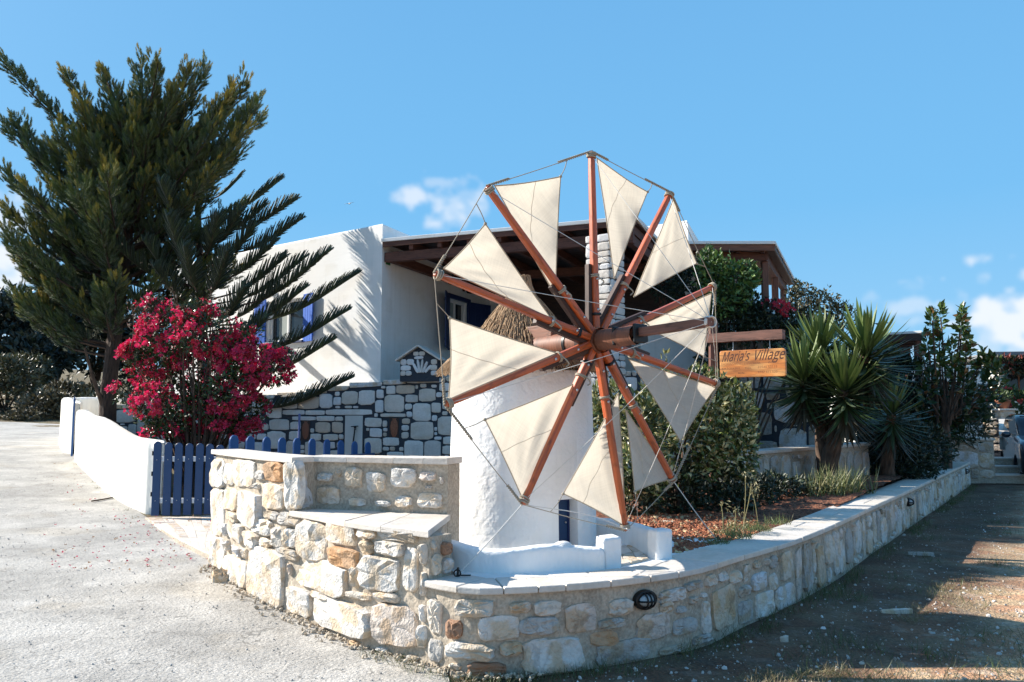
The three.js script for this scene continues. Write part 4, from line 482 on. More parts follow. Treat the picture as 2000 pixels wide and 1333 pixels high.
// ---------------------------------------------------------------- the little windmill
{
  const mill = thing('windmill', 'small white windmill with ten beige sails, red-brown spokes and thatched cap', 'windmill'); const r = rand(99);
  const AZ = 36 * Math.PI / 180, N = V(Math.sin(AZ), 0, Math.cos(AZ)), HX = V(Math.cos(AZ), 0, -Math.sin(AZ)), H = at(1166, 666, 6.17);
  const onWheel = (px, py, off = 0) => { const [a, b] = ray(px, py), o = H.clone().addScaledVector(N, off), d = (o.clone().sub(V(0, EYE, 0)).dot(N)) / (V(a, b, -1).dot(N)); return V(a * d, EYE + b * d, -d); };
  // tower
  const prof = [[0, 0.3], [0.64, 0.3], [0.636, 0.6], [0.63, 1.0], [0.619, 1.4], [0.609, 1.7], [0.6, 1.945], [0.588, 1.985], [0.55, 2.0], [0, 2.0]].map((p) => new THREE.Vector2(...p)), body = new THREE.LatheGeometry(prof, 72), bp = body.attributes.position, q = V();
  for (let i = 0; i < bp.count; i++) { q.fromBufferAttribute(bp, i); if (Math.hypot(q.x, q.z) > 0.1) { const k = 1 + 0.022 * n3(q, 2.2, 3); bp.setXYZ(i, q.x * k, q.y, q.z * k); } } body.translate(TOWER.x, 0, TOWER.z);
  const dA = 0.62, dn = V(Math.sin(dA), 0, Math.cos(dA)), dt = V(Math.cos(dA), 0, -Math.sin(dA)), dm = basis(dt, UP, dn, TOWER.clone().addScaledVector(dn, 0.588));
  const tw = part('tower', cut(mergeVerts(body), [new THREE.BoxGeometry(0.2, 0.4, 0.26).translate(0, 0.74, 0).applyMatrix4(dm)]), M.plasterHand, mill); tw.geometry = toCreasedNormals(tw.geometry, 0.6);
  const door = part('door', rbox(0.19, 0.39, 0.02, 0.003, 0, 0.735, -0.09), M.blue, mill); door.applyMatrix4(dm); part('knob', new THREE.SphereGeometry(0.009, 8, 6).translate(0.06, 0.74, -0.07), M.steel, door); part('door_frame', merge([rbox(0.012, 0.39, 0.02, 0.002, -0.09, 0.735, -0.072), rbox(0.012, 0.39, 0.02, 0.002, 0.09, 0.735, -0.072), rbox(0.168, 0.012, 0.02, 0.002, 0, 0.924, -0.072)]), M.navy, door);
  // timber head and thatched cap
  part('wall_plate', boxUV(new THREE.CylinderGeometry(0.612, 0.6, 0.06, 28).translate(TOWER.x, 2.032, TOWER.z)), M.darkWood, mill);
  const hd = TOWER.clone().addScaledVector(N, 0.42); part('head_box', rbox(0.42, 0.3, 0.5, 0.01).applyMatrix4(basis(HX, UP, N, hd.clone().setY(2.2))), M.oldWood, mill); part('beam', beam(TOWER.clone().addScaledVector(N, 0.5).addScaledVector(HX, -0.5).setY(2.075), TOWER.clone().addScaledVector(N, 0.5).addScaledVector(HX, 0.5).setY(2.075), 0.08, 0.1), M.oldWood, mill);
  const RP2 = [[0.64, 2.07], [0.55, 2.15], [0.36, 2.35], [0.2, 2.55], [0.1, 2.66], [0.064, 2.75], [0.054, 2.82], [0, 2.83]];
  const roof = part('roof', boxUV(new THREE.LatheGeometry(RP2.map(([a, b]) => new THREE.Vector2(Math.max(0, a - 0.03), b - 0.01)), 28).translate(TOWER.x, 0, TOWER.z)), std([0.2, 0.125, 0.07]), mill);
  { const g = new THREE.CylinderGeometry(0.0028, 0.0045, 1, 4, 1).translate(0, 0.5, 0), L = []; for (let i = 0; i < 7000; i++) { const t = Math.pow(r(), 1.25) * 6.2, k = Math.min(5, Math.floor(t)), f = t - k, a0 = RP2[k], a1 = RP2[k + 1], R = lerp(a0[0], a1[0], f), y = lerp(a0[1], a1[1], f), an = r() * 6.2832, e = V(Math.cos(an), 0, Math.sin(an)), d = V(e.x * (a0[0] - a1[0]), a0[1] - a1[1], e.z * (a0[0] - a1[0])).normalize(); const l = 0.6 + 0.55 * r(), out = r() * 0.022; L.push({ p: V(TOWER.x + e.x * (R + out), y + 0.02, TOWER.z + e.z * (R + out)), d: jit(r, d.setY(d.y - 0.25).normalize(), 0.13), s: V(1, 0.09 + 0.1 * r(), 1), c: [0.4 * l, 0.265 * l, 0.155 * l], roll: r() * 6 }); } scatter('thatch', g, M.straw, L, roof, 'stuff'); }
  part('thatch_binding', new THREE.TorusGeometry(0.072, 0.01, 6, 16).rotateX(Math.PI / 2).translate(TOWER.x, 2.74, TOWER.z), M.rope, roof);
  // axle, nose beam and bands
  const along = (k, up = 0) => H.clone().addScaledVector(N, k).add(V(0, up, 0)), TIP = at(1390, 629, 5.36);
  part('axle', limb([along(-1.3), along(-0.4), along(0.06)], 0.085, 0.095, 8, 14, 0.05), M.oldWood, mill); part('nose_log', limb([along(0.02), along(0.2, 0.005), along(0.42, 0.012)], 0.082, 0.07, 6, 12, 0.05, 4), M.oldWood, mill);
  const nb0 = along(0.14, 0.02), nose = part('nose_beam', beam(nb0, TIP, 0.068, 0.062, 0.008), M.signPost, mill);
  const bd = TIP.clone().sub(nb0).normalize(); for (const k of [0.1, 0.3]) part('iron_band', merge([beam(nb0.clone().addScaledVector(bd, k - 0.012).add(V(0, -0.01, 0)), nb0.clone().addScaledVector(bd, k + 0.012).add(V(0, -0.01, 0)), 0.15, 0.14, 0.02)]), M.black, nose);
  for (const k of [-0.14, -0.3]) part('iron_band', new THREE.CylinderGeometry(0.096, 0.096, 0.03, 18).applyMatrix4(basis(HX, N, UP.clone().negate(), along(k))), M.black, mill);
  part('hub_disc', boxUV(new THREE.CylinderGeometry(0.15, 0.15, 0.05, 20).applyMatrix4(basis(HX, N, UP.clone().negate(), along(-0.07)))), M.darkWood, mill);
  // ten spokes, their braces, wrappings, sails and ropes
  const tips = [[1155, 296], [1310, 376], [1396, 559], [1403, 751], [1316, 941], [1222, 1037], [1020, 986], [869, 791], [848, 534], [950, 364]];
  const sails = [[1166, 309, 1265, 375, 1200, 545], [1316, 387, 1361, 515, 1238, 581], [1390, 573, 1376, 697, 1250, 636], [1399, 757, 1329, 862, 1228, 702], [1312, 936, 1240, 961, 1222, 800], [1221, 1029, 1100, 965, 1208, 768], [1019, 972, 947, 820, 1142, 741], [876, 781, 878, 621, 1088, 690], [866, 525, 948, 437, 1076, 622], [966, 363, 1095, 345, 1085, 578]];
  const wrap = (p, d, rad, n = 3, th = 0.0065) => { const L = []; const g = () => new THREE.TorusGeometry(rad, th, 6, 14); for (let i = 0; i < n; i++) L.push(g().rotateX(Math.PI / 2).applyMatrix4(new THREE.Matrix4().makeRotationZ((r() - 0.5) * 0.35)).applyMatrix4(new THREE.Matrix4().makeRotationFromQuaternion(new THREE.Quaternion().setFromUnitVectors(UP, d))).translate(p.x + d.x * i * th * 2.1, p.y + d.y * i * th * 2.1, p.z + d.z * i * th * 2.1)); return merge(L); };
  const T3 = tips.map((p, i) => onWheel(p[0], p[1], ((i % 5) - 2) * 0.006)), ringPt = (a, b, t) => a.clone().lerp(b, t);
  const braid = (a, b, n, rad, th) => { const L = [], d = b.clone().sub(a), x = d.clone().cross(V(0.3, 0.5, 0.8)).normalize(), y = d.clone().cross(x).normalize(); for (let k = 0; k < 2; k++) { const p = []; for (let i = 0; i <= n * 6; i++) { const w = i / 6 * 6.2832 + k * Math.PI; p.push(a.clone().lerp(b, i / (n * 6)).addScaledVector(x, Math.cos(w) * rad).addScaledVector(y, Math.sin(w) * rad)); } L.push(tube(p, th, n * 8, 5)); } return merge(L); };
  T3.forEach((t, i) => {
    const off = ((i % 5) - 2) * 0.006, h0 = H.clone().addScaledVector(N, off), d = t.clone().sub(h0), L = d.length(); d.normalize(); const sd = d.clone().cross(N).normalize();
    const spoke = part('spoke', (() => { const g = beam(h0.clone().addScaledVector(d, 0.03), t, 0.05, 0.056, 0.016, N), p = g.attributes.position; for (let k = 0; k < p.count; k++) { q.fromBufferAttribute(p, k); const u = q.clone().sub(h0).dot(d) / L, ax = h0.clone().addScaledVector(d, u * L), m = lerp(1.16, 0.86, u); q.sub(ax).multiplyScalar(m).add(ax); p.setXYZ(k, q.x, q.y, q.z); } return g; })(), M.varnish, mill);
    part('brace', beam(h0.clone().addScaledVector(d, 0.05).addScaledVector(sd, -0.045).addScaledVector(N, -0.022), h0.clone().addScaledVector(d, 0.4 * L).addScaledVector(sd, -0.032).addScaledVector(N, -0.022), 0.045, 0.05, 0.006, N), M.darkWood, spoke);
    for (const k of [0.16, 0.32]) part('bolt', new THREE.SphereGeometry(0.011, 8, 6).translate(...h0.clone().addScaledVector(d, k * L).addScaledVector(N, 0.034).toArray()), M.steel, spoke);
    if (i % 2 === 0) part('iron_band', beam(h0.clone().addScaledVector(d, 0.19), h0.clone().addScaledVector(d, 0.215), 0.07, 0.078, 0.01, N), M.black, spoke);
    part('lashing', wrap(t.clone().addScaledVector(d, -0.045), d, 0.034, 3), M.rope, spoke);
    // sail
    const s = sails[i], A = onWheel(s[0], s[1], -0.012), B = onWheel(s[2], s[3], -0.012), Cc = onWheel(s[4], s[5], -0.012), n = 26, pos = [], uv = [], idx = [], id = (a, b) => a * (a + 1) / 2 + b; const bul = 0.035 + 0.03 * r(), ph = r() * 9;
    const P = (a, b) => { const u = a / n, v = a ? b / a : 0; const p = A.clone().multiplyScalar(1 - u).addScaledVector(B, u * v).addScaledVector(Cc, u * (1 - v)); const w = 27 * (1 - u) * u * v * u * (1 - v), e0 = (1 - u), e1 = u * v, e2 = u * (1 - v); p.addScaledVector(N, -bul * Math.min(1, w)); p.addScaledVector(N, 0.009 * Math.sin(v * 21 + ph + u * 3) * (1 - u) * u * 3 + 0.011 * Math.sin((e2 / (e1 + e2 + 0.02)) * 17 + ph) * sstep(0.25, 0.75, Math.max(e1, e2)) * Math.min(1, w * 3)); const m = A.clone().add(B).add(Cc).multiplyScalar(1 / 3); const sag = Math.max(e0 * e1, e1 * e2) * 4 * Math.exp(-Math.min(e0, e1, e2) * 8); p.lerp(m, 0.035 * (e0 * e1 * Math.exp(-e2 * 9) + e1 * e2 * Math.exp(-e0 * 9)) * 4); return p; };
    for (let a = 0; a <= n; a++) for (let b = 0; b <= a; b++) { const p = P(a, b); pos.push(p.x, p.y, p.z); const l = p.clone().sub(H); uv.push(l.dot(d), l.dot(sd)); if (a && b) idx.push(id(a, b), id(a, b - 1), id(a - 1, b - 1)); if (a > 1 && b && b < a) idx.push(id(a, b), id(a - 1, b - 1), id(a - 1, b)); }
    const g = new THREE.BufferGeometry(); g.setAttribute('position', new THREE.Float32BufferAttribute(pos, 3)); g.setAttribute('uv', new THREE.Float32BufferAttribute(uv, 2)); g.setIndex(idx); g.computeVertexNormals();
    const sail = part('sail', g, M.sail, mill); const e1 = [], e2 = [], e3 = []; for (let k = 0; k <= n; k++) { e1.push(P(k, k)); e2.push(P(n, k)); e3.push(P(k, 0)); } const se = [], sk = Math.round(n * (0.5 + 0.18 * r())); for (let k = 0; k <= sk; k++) se.push(P(sk, k).addScaledVector(N, 0.002)); part('seam', tube(se, 0.0019, 20, 4), M.seam, sail); part('hem', merge([tube(e1, 0.0042, 26, 5), tube(e2, 0.0042, 26, 5), tube(e3, 0.0042, 26, 5)]), M.hem, sail);
    // cords
    const nx = T3[(i + 1) % 10], k = ringPt(t, nx, 0.74 + 0.06 * r()); part('rim_rope', merge([tube([t.clone(), ringPt(t, nx, 0.5).addScaledVector(UP, -0.006), nx.clone()], 0.0034, 10, 5), braid(t, ringPt(t, nx, 0.2), 5, 0.007, 0.0055), ...(i % 3 ? [] : [braid(ringPt(t, nx, 0.66), nx, 8, 0.007, 0.005)])]), M.rope, mill);
    part('sail_tie', merge([tube([B, B.clone().lerp(k, 0.5).add(V(0.006, -0.004, 0)), k], 0.0034, 8, 5), new THREE.SphereGeometry(0.012, 8, 6).translate(B.x, B.y, B.z)]), M.rope, mill);
    const kn = h0.clone().addScaledVector(d, Cc.clone().sub(h0).dot(d)); part('knot', merge([wrap(kn, d, 0.036, 2, 0.006), tube([kn.clone().addScaledVector(N, 0.036), kn.clone().addScaledVector(N, 0.055).add(V(0.02, -0.03, 0)), kn.clone().addScaledVector(N, 0.04).add(V(0.045, -0.04 - 0.02 * r(), 0)), kn.clone().addScaledVector(N, 0.045).add(V(0.02, -0.075, 0))], 0.0055, 14, 5)]), M.rope, mill);
    part('stay', tube([TIP.clone(), TIP.clone().lerp(t, 0.5).add(V(0, -0.01, 0)), t.clone().addScaledVector(d, -0.03)], 0.0023, 12, 5), M.cord, mill);
  });
  part('stay_knot', merge([0, 1, 2, 3, 4].map((i) => new THREE.TorusGeometry(0.036, 0.006, 6, 12).applyMatrix4(basis(V(1, 0, 0), UP, V(0, 0, 1), V(0, 0, 0))).applyQuaternion(new THREE.Quaternion().setFromUnitVectors(V(0, 0, 1), jit(r, bd, 0.4))).translate(TIP.x - bd.x * i * 0.009, TIP.y, TIP.z - bd.z * i * 0.009))), M.cord, mill);
  const anc = [atY(893, 1124, 0.555), atY(1402, 1058, 0.55)]; [[6, 0], [4, 1]].forEach(([i, k]) => { const a = anc[k]; part('anchor_rope', tube([T3[i].clone(), T3[i].clone().lerp(a, 0.5).add(V(0, -0.008, 0)), a.clone()], 0.0042, 14, 5), M.cord, mill); part('anchor', merge([new THREE.TorusGeometry(0.022, 0.005, 6, 14).translate(a.x, a.y + 0.012, a.z), tube([a.clone(), a.clone().add(V(0.03, 0.0, 0.01)), a.clone().add(V(0.09, 0.0, 0.004))], 0.005, 8, 5), rod(a.clone().add(V(0, -0.03, 0)), a.clone().add(V(0.005, 0.05, 0)), 0.008)]), M.black, mill); });
  part('door_rope', tube([T3[6].clone(), at(1160, 1009, 5.95), at(1225, 1035, 6.02), T3[5].clone().add(V(0, 0.02, 0))], 0.0034, 14, 5), M.cord, mill);
}
function mergeVerts(g) { const x = g.toNonIndexed(); x.computeVertexNormals(); return x; }
// whitewashed kerb and floor of the court round the windmill
{
  const court = thing('court_kerb', 'low whitewashed kerb with two square end posts curving round the windmill', 'kerb wall'); const Y = 0.535, b0 = () => Y;
  const f1 = [[868, 1098], [905, 1112], [960, 1117], [1030, 1117], [1100, 1114], [1180, 1113]].map((p) => atY(p[0], p[1], Y)), f2 = [[1288, 1093], [1268, 1082], [1240, 1066], [1200, 1055], [1150, 1050], [1090, 1047]].map((p) => atY(p[0], p[1], Y));
  part('kerb', sweepWall(f1, 0.12, (u) => 0.165 + 0.012 * Math.sin(u * 11), b0, { n: 70, round: 0.045, end: 0.03, wob: 0.012, wf: 6 }), M.plasterHand, court); part('kerb', sweepWall(f2, 0.12, (u) => 0.2 - 0.03 * u, b0, { n: 60, round: 0.045, end: 0.03, wob: 0.012, wf: 6 }), M.plasterHand, court);
  const post = (px, py, h, a) => { const p = atY(px, py, Y), g = new RoundedBoxGeometry(0.15, h, 0.13, 4, 0.022), at0 = g.attributes.position, q = V(); for (let i = 0; i < at0.count; i++) { q.fromBufferAttribute(at0, i); const w = 0.018 * n3(q.clone().add(p), 5, 3); at0.setXYZ(i, q.x + w, q.y + w, q.z + w * 0.6); } part('end_post', boxUV(g.rotateY(a).translate(p.x, Y + h / 2 - 0.03, p.z)), M.plasterHand, court); };
  post(1189, 1109, 0.25, 0.5); post(1290, 1091, 0.25, 0.5); part('bump', new THREE.SphereGeometry(0.05, 16, 10).scale(1.3, 0.7, 1).translate(...f1[4].clone().add(V(0, 0.165, 0)).toArray()), M.plasterHand, court);
  const disc = []; for (let k = 0; k <= 40; k++) { const s = sE - 0.05 + k / 40 * 3.3; disc.push(Wo(s, -0.3)); } disc.push(V(1.9, 0, -7.2), V(1.0, 0, -7.9), V(-0.6, 0, -7.9), V(-0.62, 0, -6.5)); struct('court_floor', quadPrism(disc, 0.4, 0.534), M.plasterHand);
  const a = atY(1212, 1108, Y), b = atY(1268, 1095, Y), c = atY(1240, 1066, Y), d = atY(1175, 1074, Y); paving(court, [a, b, c, d], 3, 4, 0.548, 0.02, rand(31), [M.stones[1], M.stones[2], M.slabs[2]], 0.006);
}
// ---------------------------------------------------------------- trees and plants
const shade = (r, c, v = 0.3) => { const k = 1 - v / 2 + v * r(); return c.map((x) => x * k); };
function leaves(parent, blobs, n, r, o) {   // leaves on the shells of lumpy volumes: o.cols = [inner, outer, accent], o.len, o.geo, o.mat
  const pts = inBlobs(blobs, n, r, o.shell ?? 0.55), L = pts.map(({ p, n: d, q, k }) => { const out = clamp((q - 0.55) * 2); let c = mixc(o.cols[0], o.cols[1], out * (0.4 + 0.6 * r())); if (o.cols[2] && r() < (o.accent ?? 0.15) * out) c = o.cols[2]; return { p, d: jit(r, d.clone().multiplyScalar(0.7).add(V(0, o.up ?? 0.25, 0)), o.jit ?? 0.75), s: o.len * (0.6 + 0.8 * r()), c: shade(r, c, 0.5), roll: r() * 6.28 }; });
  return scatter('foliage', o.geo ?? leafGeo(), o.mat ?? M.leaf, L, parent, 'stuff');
}
function twigs(parent, base, blobs, r, r0, mat = M.bark, n = 2) { const L = []; for (const b of blobs) for (let i = 0; i < n; i++) { const e = b.c.clone().add(V((r() - 0.5) * b.r[0], (r() - 0.2) * b.r[1], (r() - 0.5) * b.r[2])), m = base.clone().lerp(e, 0.45).add(V((r() - 0.5) * 0.2, (e.y - base.y) * 0.12, (r() - 0.5) * 0.2)); L.push(limb([base.clone().add(V((r() - 0.5) * r0 * 2, 0, (r() - 0.5) * r0 * 2)), m, e], r0, r0 * 0.22, 7, 5, 0.1, i)); } return part('branches', merge(L), mat, parent); }

// golden-tipped conifer with upswept plumes
{
  const t = thing('conifer_tree', 'tall dark conifer with upswept golden-tipped plumes, by the white road wall', 'tree'), r = rand(201);
  const spine = [[208, 842, 14.7], [212, 760, 14.7], [226, 640, 14.7], [244, 520, 14.8], [258, 400, 14.8], [272, 280, 14.8], [282, 200, 14.8]].map((p) => at(p[0], p[1], p[2] * 1.07)); spine[0].y = G(spine[0].x, spine[0].z) - 0.1;
  part('trunk', limb(spine, 0.17, 0.03, 22, 10, 0.12), M.barkDark, t); const tc = new THREE.CatmullRomCurve3(spine);
  const spray = (() => { const L = [], q = rand(5); for (let i = 0; i < 17; i++) { const h = i / 17 * 0.72, a = i * 2.4, d = V(Math.cos(a) * 0.62, 0.85, Math.sin(a) * 0.62).normalize(), l = 0.42 - 0.2 * h; L.push(new THREE.ConeGeometry(0.042, l, 3, 1, true).translate(0, l / 2, 0).applyQuaternion(new THREE.Quaternion().setFromUnitVectors(UP, d)).translate(0, h, 0)); } L.push(new THREE.ConeGeometry(0.04, 0.4, 3, 1, true).translate(0, 0.82, 0)); return merge(L); })();
  const tips = [[5, 125], [124, 148], [200, 140], [277, 131], [308, 124], [373, 141], [403, 143], [484, 167], [506, 204], [510, 235], [20, 237], [4, 246], [63, 316], [4, 345], [47, 370], [9, 417], [9, 458], [7, 476], [47, 534], [29, 578], [36, 602], [150, 205], [255, 190], [340, 175], [440, 210], [470, 300], [420, 330], [100, 290], [120, 420], [70, 500], [150, 600], [205, 300], [290, 260], [360, 260], [180, 400], [330, 330], [300, 560], [90, 560], [140, 500], [450, 185], [425, 240], [480, 260], [385, 205], [350, 225], [300, 200], [235, 225], [170, 260], [140, 340], [95, 360], [60, 420], [455, 320], [400, 290], [500, 215], [110, 480], [40, 520], [75, 600]];
  const plumes = tips.map(([x, y]) => { const d = (14.8 + (r() - 0.62) * 1.9) * 1.07, e = at(x, y, d); return e; });
  for (let i = 0; i < 84; i++) { const h = lerp(3.7, 7.7, Math.pow(r(), 0.8)), a = r() * 6.283, R = (h < 5.9 ? lerp(2.35, 2.15, (h - 3.4) / 2.5) : lerp(2.15, 0.9, (h - 5.9) / 1.8)) * (0.5 + 0.55 * r()), c = tc.getPointAt(clamp((h - 0.3) / 8.5)); plumes.push(V(c.x + Math.cos(a) * R, h, c.z + Math.sin(a) * R * 0.85)); }
  const L = [], B = [];
  plumes.forEach((e) => {
    const along = tc.getPointAt(clamp((e.y - 0.2) / 8.6, 0.12, 0.97)), hd = Math.hypot(e.x - along.x, e.z - along.z), b = tc.getPointAt(clamp((e.y - 0.3 - hd * 0.38) / 8.6, 0.3, 0.96));
    const m1 = b.clone().lerp(e, 0.5); m1.y -= hd * 0.12; const c = new THREE.CatmullRomCurve3([b, m1, e]), len = c.getLength(); B.push(limb([b, m1, e], 0.035, 0.008, 6, 4, 0));
    const gold = r(), subs = Math.round(len * 6.5) + 4;
    const plume = (p0, dir, l, u0) => { const n = Math.round(l * 30) + 5; for (let i = 0; i < n; i++) { const w = (i + r()) / n, p = p0.clone().addScaledVector(dir, w * l); p.y += w * w * l * 0.12; const rd = ballDir(r); rd.addScaledVector(dir, -rd.dot(dir)).normalize(); p.addScaledVector(rd, (0.1 * Math.pow(1 - w, 0.7) + 0.008) * Math.sqrt(r())); const d = dir.clone().multiplyScalar(0.9).addScaledVector(rd, 0.62 * (1.05 - w)).add(V(0, 0.15, 0)).normalize(), o = clamp(u0 * 0.45 + w * 0.55 - 0.12), g = clamp((o - 0.55) * 2 + (gold - 0.6) * 0.9 + (r() - 0.5) * 0.5); let cc = mixc([0.02, 0.04, 0.011], [0.14, 0.2, 0.028], clamp(o * 0.9 + (r() - 0.3) * 0.4)); cc = mixc(cc, [0.66, 0.47, 0.05], g * 0.9); L.push({ p, d, s: (0.18 - 0.06 * w) * (0.7 + 0.6 * r()), c: cc, roll: r() * 6 }); } };
    for (let k = 0; k < subs; k++) { const u = lerp(0.22, 0.97, (k + r() * 0.7) / subs), p = c.getPointAt(u), tg = c.getTangentAt(u), rd = ballDir(r); rd.addScaledVector(tg, -rd.dot(tg)).normalize(); rd.y = Math.abs(rd.y) * 0.8; plume(p, tg.clone().multiplyScalar(0.75).addScaledVector(rd, 0.62).add(V(0, 0.32, 0)).normalize(), lerp(0.52, 0.3, u) * (0.4 + 1.1 * r()), u); }
    plume(c.getPointAt(0.84), c.getTangentAt(0.95).add(V(0, 0.15, 0)).normalize(), len * 0.18 + 0.1, 1);
  });
  part('branches', merge(B), M.barkDark, t); scatter('crown', spray, M.needle, L, t, 'stuff');
  // bare thin leader with a tuft, low on the left of the trunk
  part('low_branch', limb([at(203, 800, 15.7), at(180, 735, 15.4), at(165, 680, 15.2)], 0.05, 0.02, 8, 6), M.bark, t);
}
// araucaria with flat comb-like fronds
{
  const t = thing('araucaria_tree', 'dark araucaria with flat comb-like fronds reaching over the white house wall', 'tree'), r = rand(202);
  const tk = [[404, 830, 16.75], [398, 700, 16.75], [391, 540, 16.75], [387, 420, 16.75], [382, 330, 16.75], [380, 290, 16.75]].map((p) => at(...p)); tk[0].y = 1.8; part('trunk', limb(tk, 0.13, 0.03, 20, 8, 0.08), M.barkDark, t); const tc = new THREE.CatmullRomCurve3(tk);
  const bl = (() => { const p = [V(0, 0, 0), V(0, 0.3, 0.04), V(0, 0.65, -0.03), V(0, 1, -0.2)]; return limb(p, 0.042, 0.014, 5, 4, 0.15).deleteAttribute('uv'); })();
  const fr = [[582, 388, 13.9, 455], [592, 426, 13.6, 500], [552, 348, 14.1, 430], [648, 487, 13.8, 610], [704, 531, 13.9, 640], [684, 604, 13.7, 690], [655, 662, 13.6, 740], [690, 737, 13.4, 790], [470, 345, 14.4, 400], [540, 470, 13.3, 560], [600, 560, 13.2, 650], [312, 352, 12.2, 470], [327, 420, 12.1, 540], [195, 372, 12.9, 470], [445, 488, 12.3, 590], [250, 430, 13.1, 540], [150, 480, 13.4, 560], [480, 560, 12.6, 640], [330, 300, 13.6, 370], [430, 305, 14.2, 360], [300, 520, 12.5, 600], [520, 620, 13.0, 700], [230, 560, 12.8, 640], [175, 665, 13.3, 720], [560, 690, 13.2, 740], [520, 400, 13.7, 470], [500, 440, 13.2, 530], [560, 500, 13.5, 590], [470, 410, 13.0, 500], [545, 560, 13.6, 640], [600, 500, 13.8, 600], [480, 640, 12.9, 700], [425, 420, 12.6, 520], [360, 480, 12.2, 580], [280, 470, 12.6, 570]];
  const wallD = (x) => { const k = (1000 - x) / 1600; return (16 - 2.55 * 0.75) / (1 - 0.75 * k); }; const fronds = fr.map(([x, y, d, by]) => [at(x, y, Math.min(d * 1.2, x > 430 && y > 380 ? (y > 720 ? 15.95 : wallD(x) - (x === 704 ? 0.12 : y < 570 ? 1.5 : 0.6)) : 99)), at(393, by, 16.75)]);
  for (let i = 0; i < 20; i++) { const h = 3.6 + r() * 3.4, a = r() * 6.28, l = lerp(2.3, 1.0, (h - 3.6) / 3.4), b = tc.getPointAt(clamp((h - 1.8) / 5.5)); if (Math.cos(a) > 0.3) continue; fronds.push([b.clone().add(V(Math.cos(a) * l, l * 0.28, -Math.sin(a) * l)), b]); }
  const L = [], B = [];
  for (const [e, b0] of fronds) {
    const b = tc.getPointAt(clamp((b0.y - tk[0].y) / (tk[5].y - tk[0].y))), m = b.clone().lerp(e, 0.55); m.y -= 0.1 * b.distanceTo(e); const c = new THREE.CatmullRomCurve3([b, m, e]), len = c.getLength(), n = Math.round(len * 46); B.push(limb([b, m, e], 0.022, 0.01, 10, 5, 0));
    for (let i = 0; i < n; i++) { const u = 0.42 + 0.58 * (i + r() * 0.6) / n, p = c.getPointAt(Math.min(1, u)), tg = c.getTangentAt(Math.min(1, u)), sd = tg.clone().cross(UP).normalize(), s = i % 2 ? 1 : -1, k = (u - 0.42) / 0.58; const ln = 0.34 * Math.pow(Math.sin(clamp(0.12 + k * 0.9) * Math.PI), 0.5) * (0.8 + 0.4 * r()) + 0.04;
      const d = tg.clone().multiplyScalar(0.55 + 0.3 * k).addScaledVector(sd, s * (0.55 + 0.2 * r()) * (1 - 0.5 * k)).add(V(0, 0.42, 0)).add(ballDir(r).multiplyScalar(0.08)).normalize(); const g = r(); L.push({ p, d, s: V(0.9 + 0.1 * ln, ln, 0.9), c: shade(r, g > 0.8 ? [0.06, 0.09, 0.03] : [0.022, 0.042, 0.016], 0.4), roll: 0 }); L.at(-1).s = V(0.4, ln, 0.4); }
  }
  part('branches', merge(B), M.bark, t); scatter('crown', bl, M.needle, L, t, 'stuff');
}
// bougainvillea
const bract = (() => { const L = []; for (let i = 0; i < 3; i++) L.push(leafGeo(0.85, 0.12, -0.1).rotateX(0.75).rotateY(i * 2.094)); return mergeGeometries(L); })();
function bougainvillea(t, blobs, base, nb, nl, r, size) {
  twigs(t, base, blobs, r, 0.03, M.bark, 3);
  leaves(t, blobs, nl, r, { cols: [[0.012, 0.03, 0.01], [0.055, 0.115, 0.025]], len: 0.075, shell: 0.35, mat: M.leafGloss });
  const L = []; for (const { p, n } of inBlobs(blobs, nb, r, 0.78)) { if (fbm(p.x * 2.6 + 20, p.y * 2.6 + p.z * 2, 3) < 0.485) continue; const R = 0.05 + 0.07 * r(), m = 7 + Math.floor(r() * 10), hue = r(); for (let k = 0; k < m; k++) { const c = mixc([0.52, 0.008, 0.035], [0.78, 0.02, 0.15], clamp(hue + (r() - 0.5) * 0.5)); L.push({ p: p.clone().add(ballDir(r).multiplyScalar(R * Math.cbrt(r()))), d: jit(r, n, 0.8), s: size * (0.7 + 0.6 * r()), c: shade(r, c, 0.5), roll: r() * 6 }); } }
  scatter('flowers', bract, M.petal, L, t, 'stuff');
}
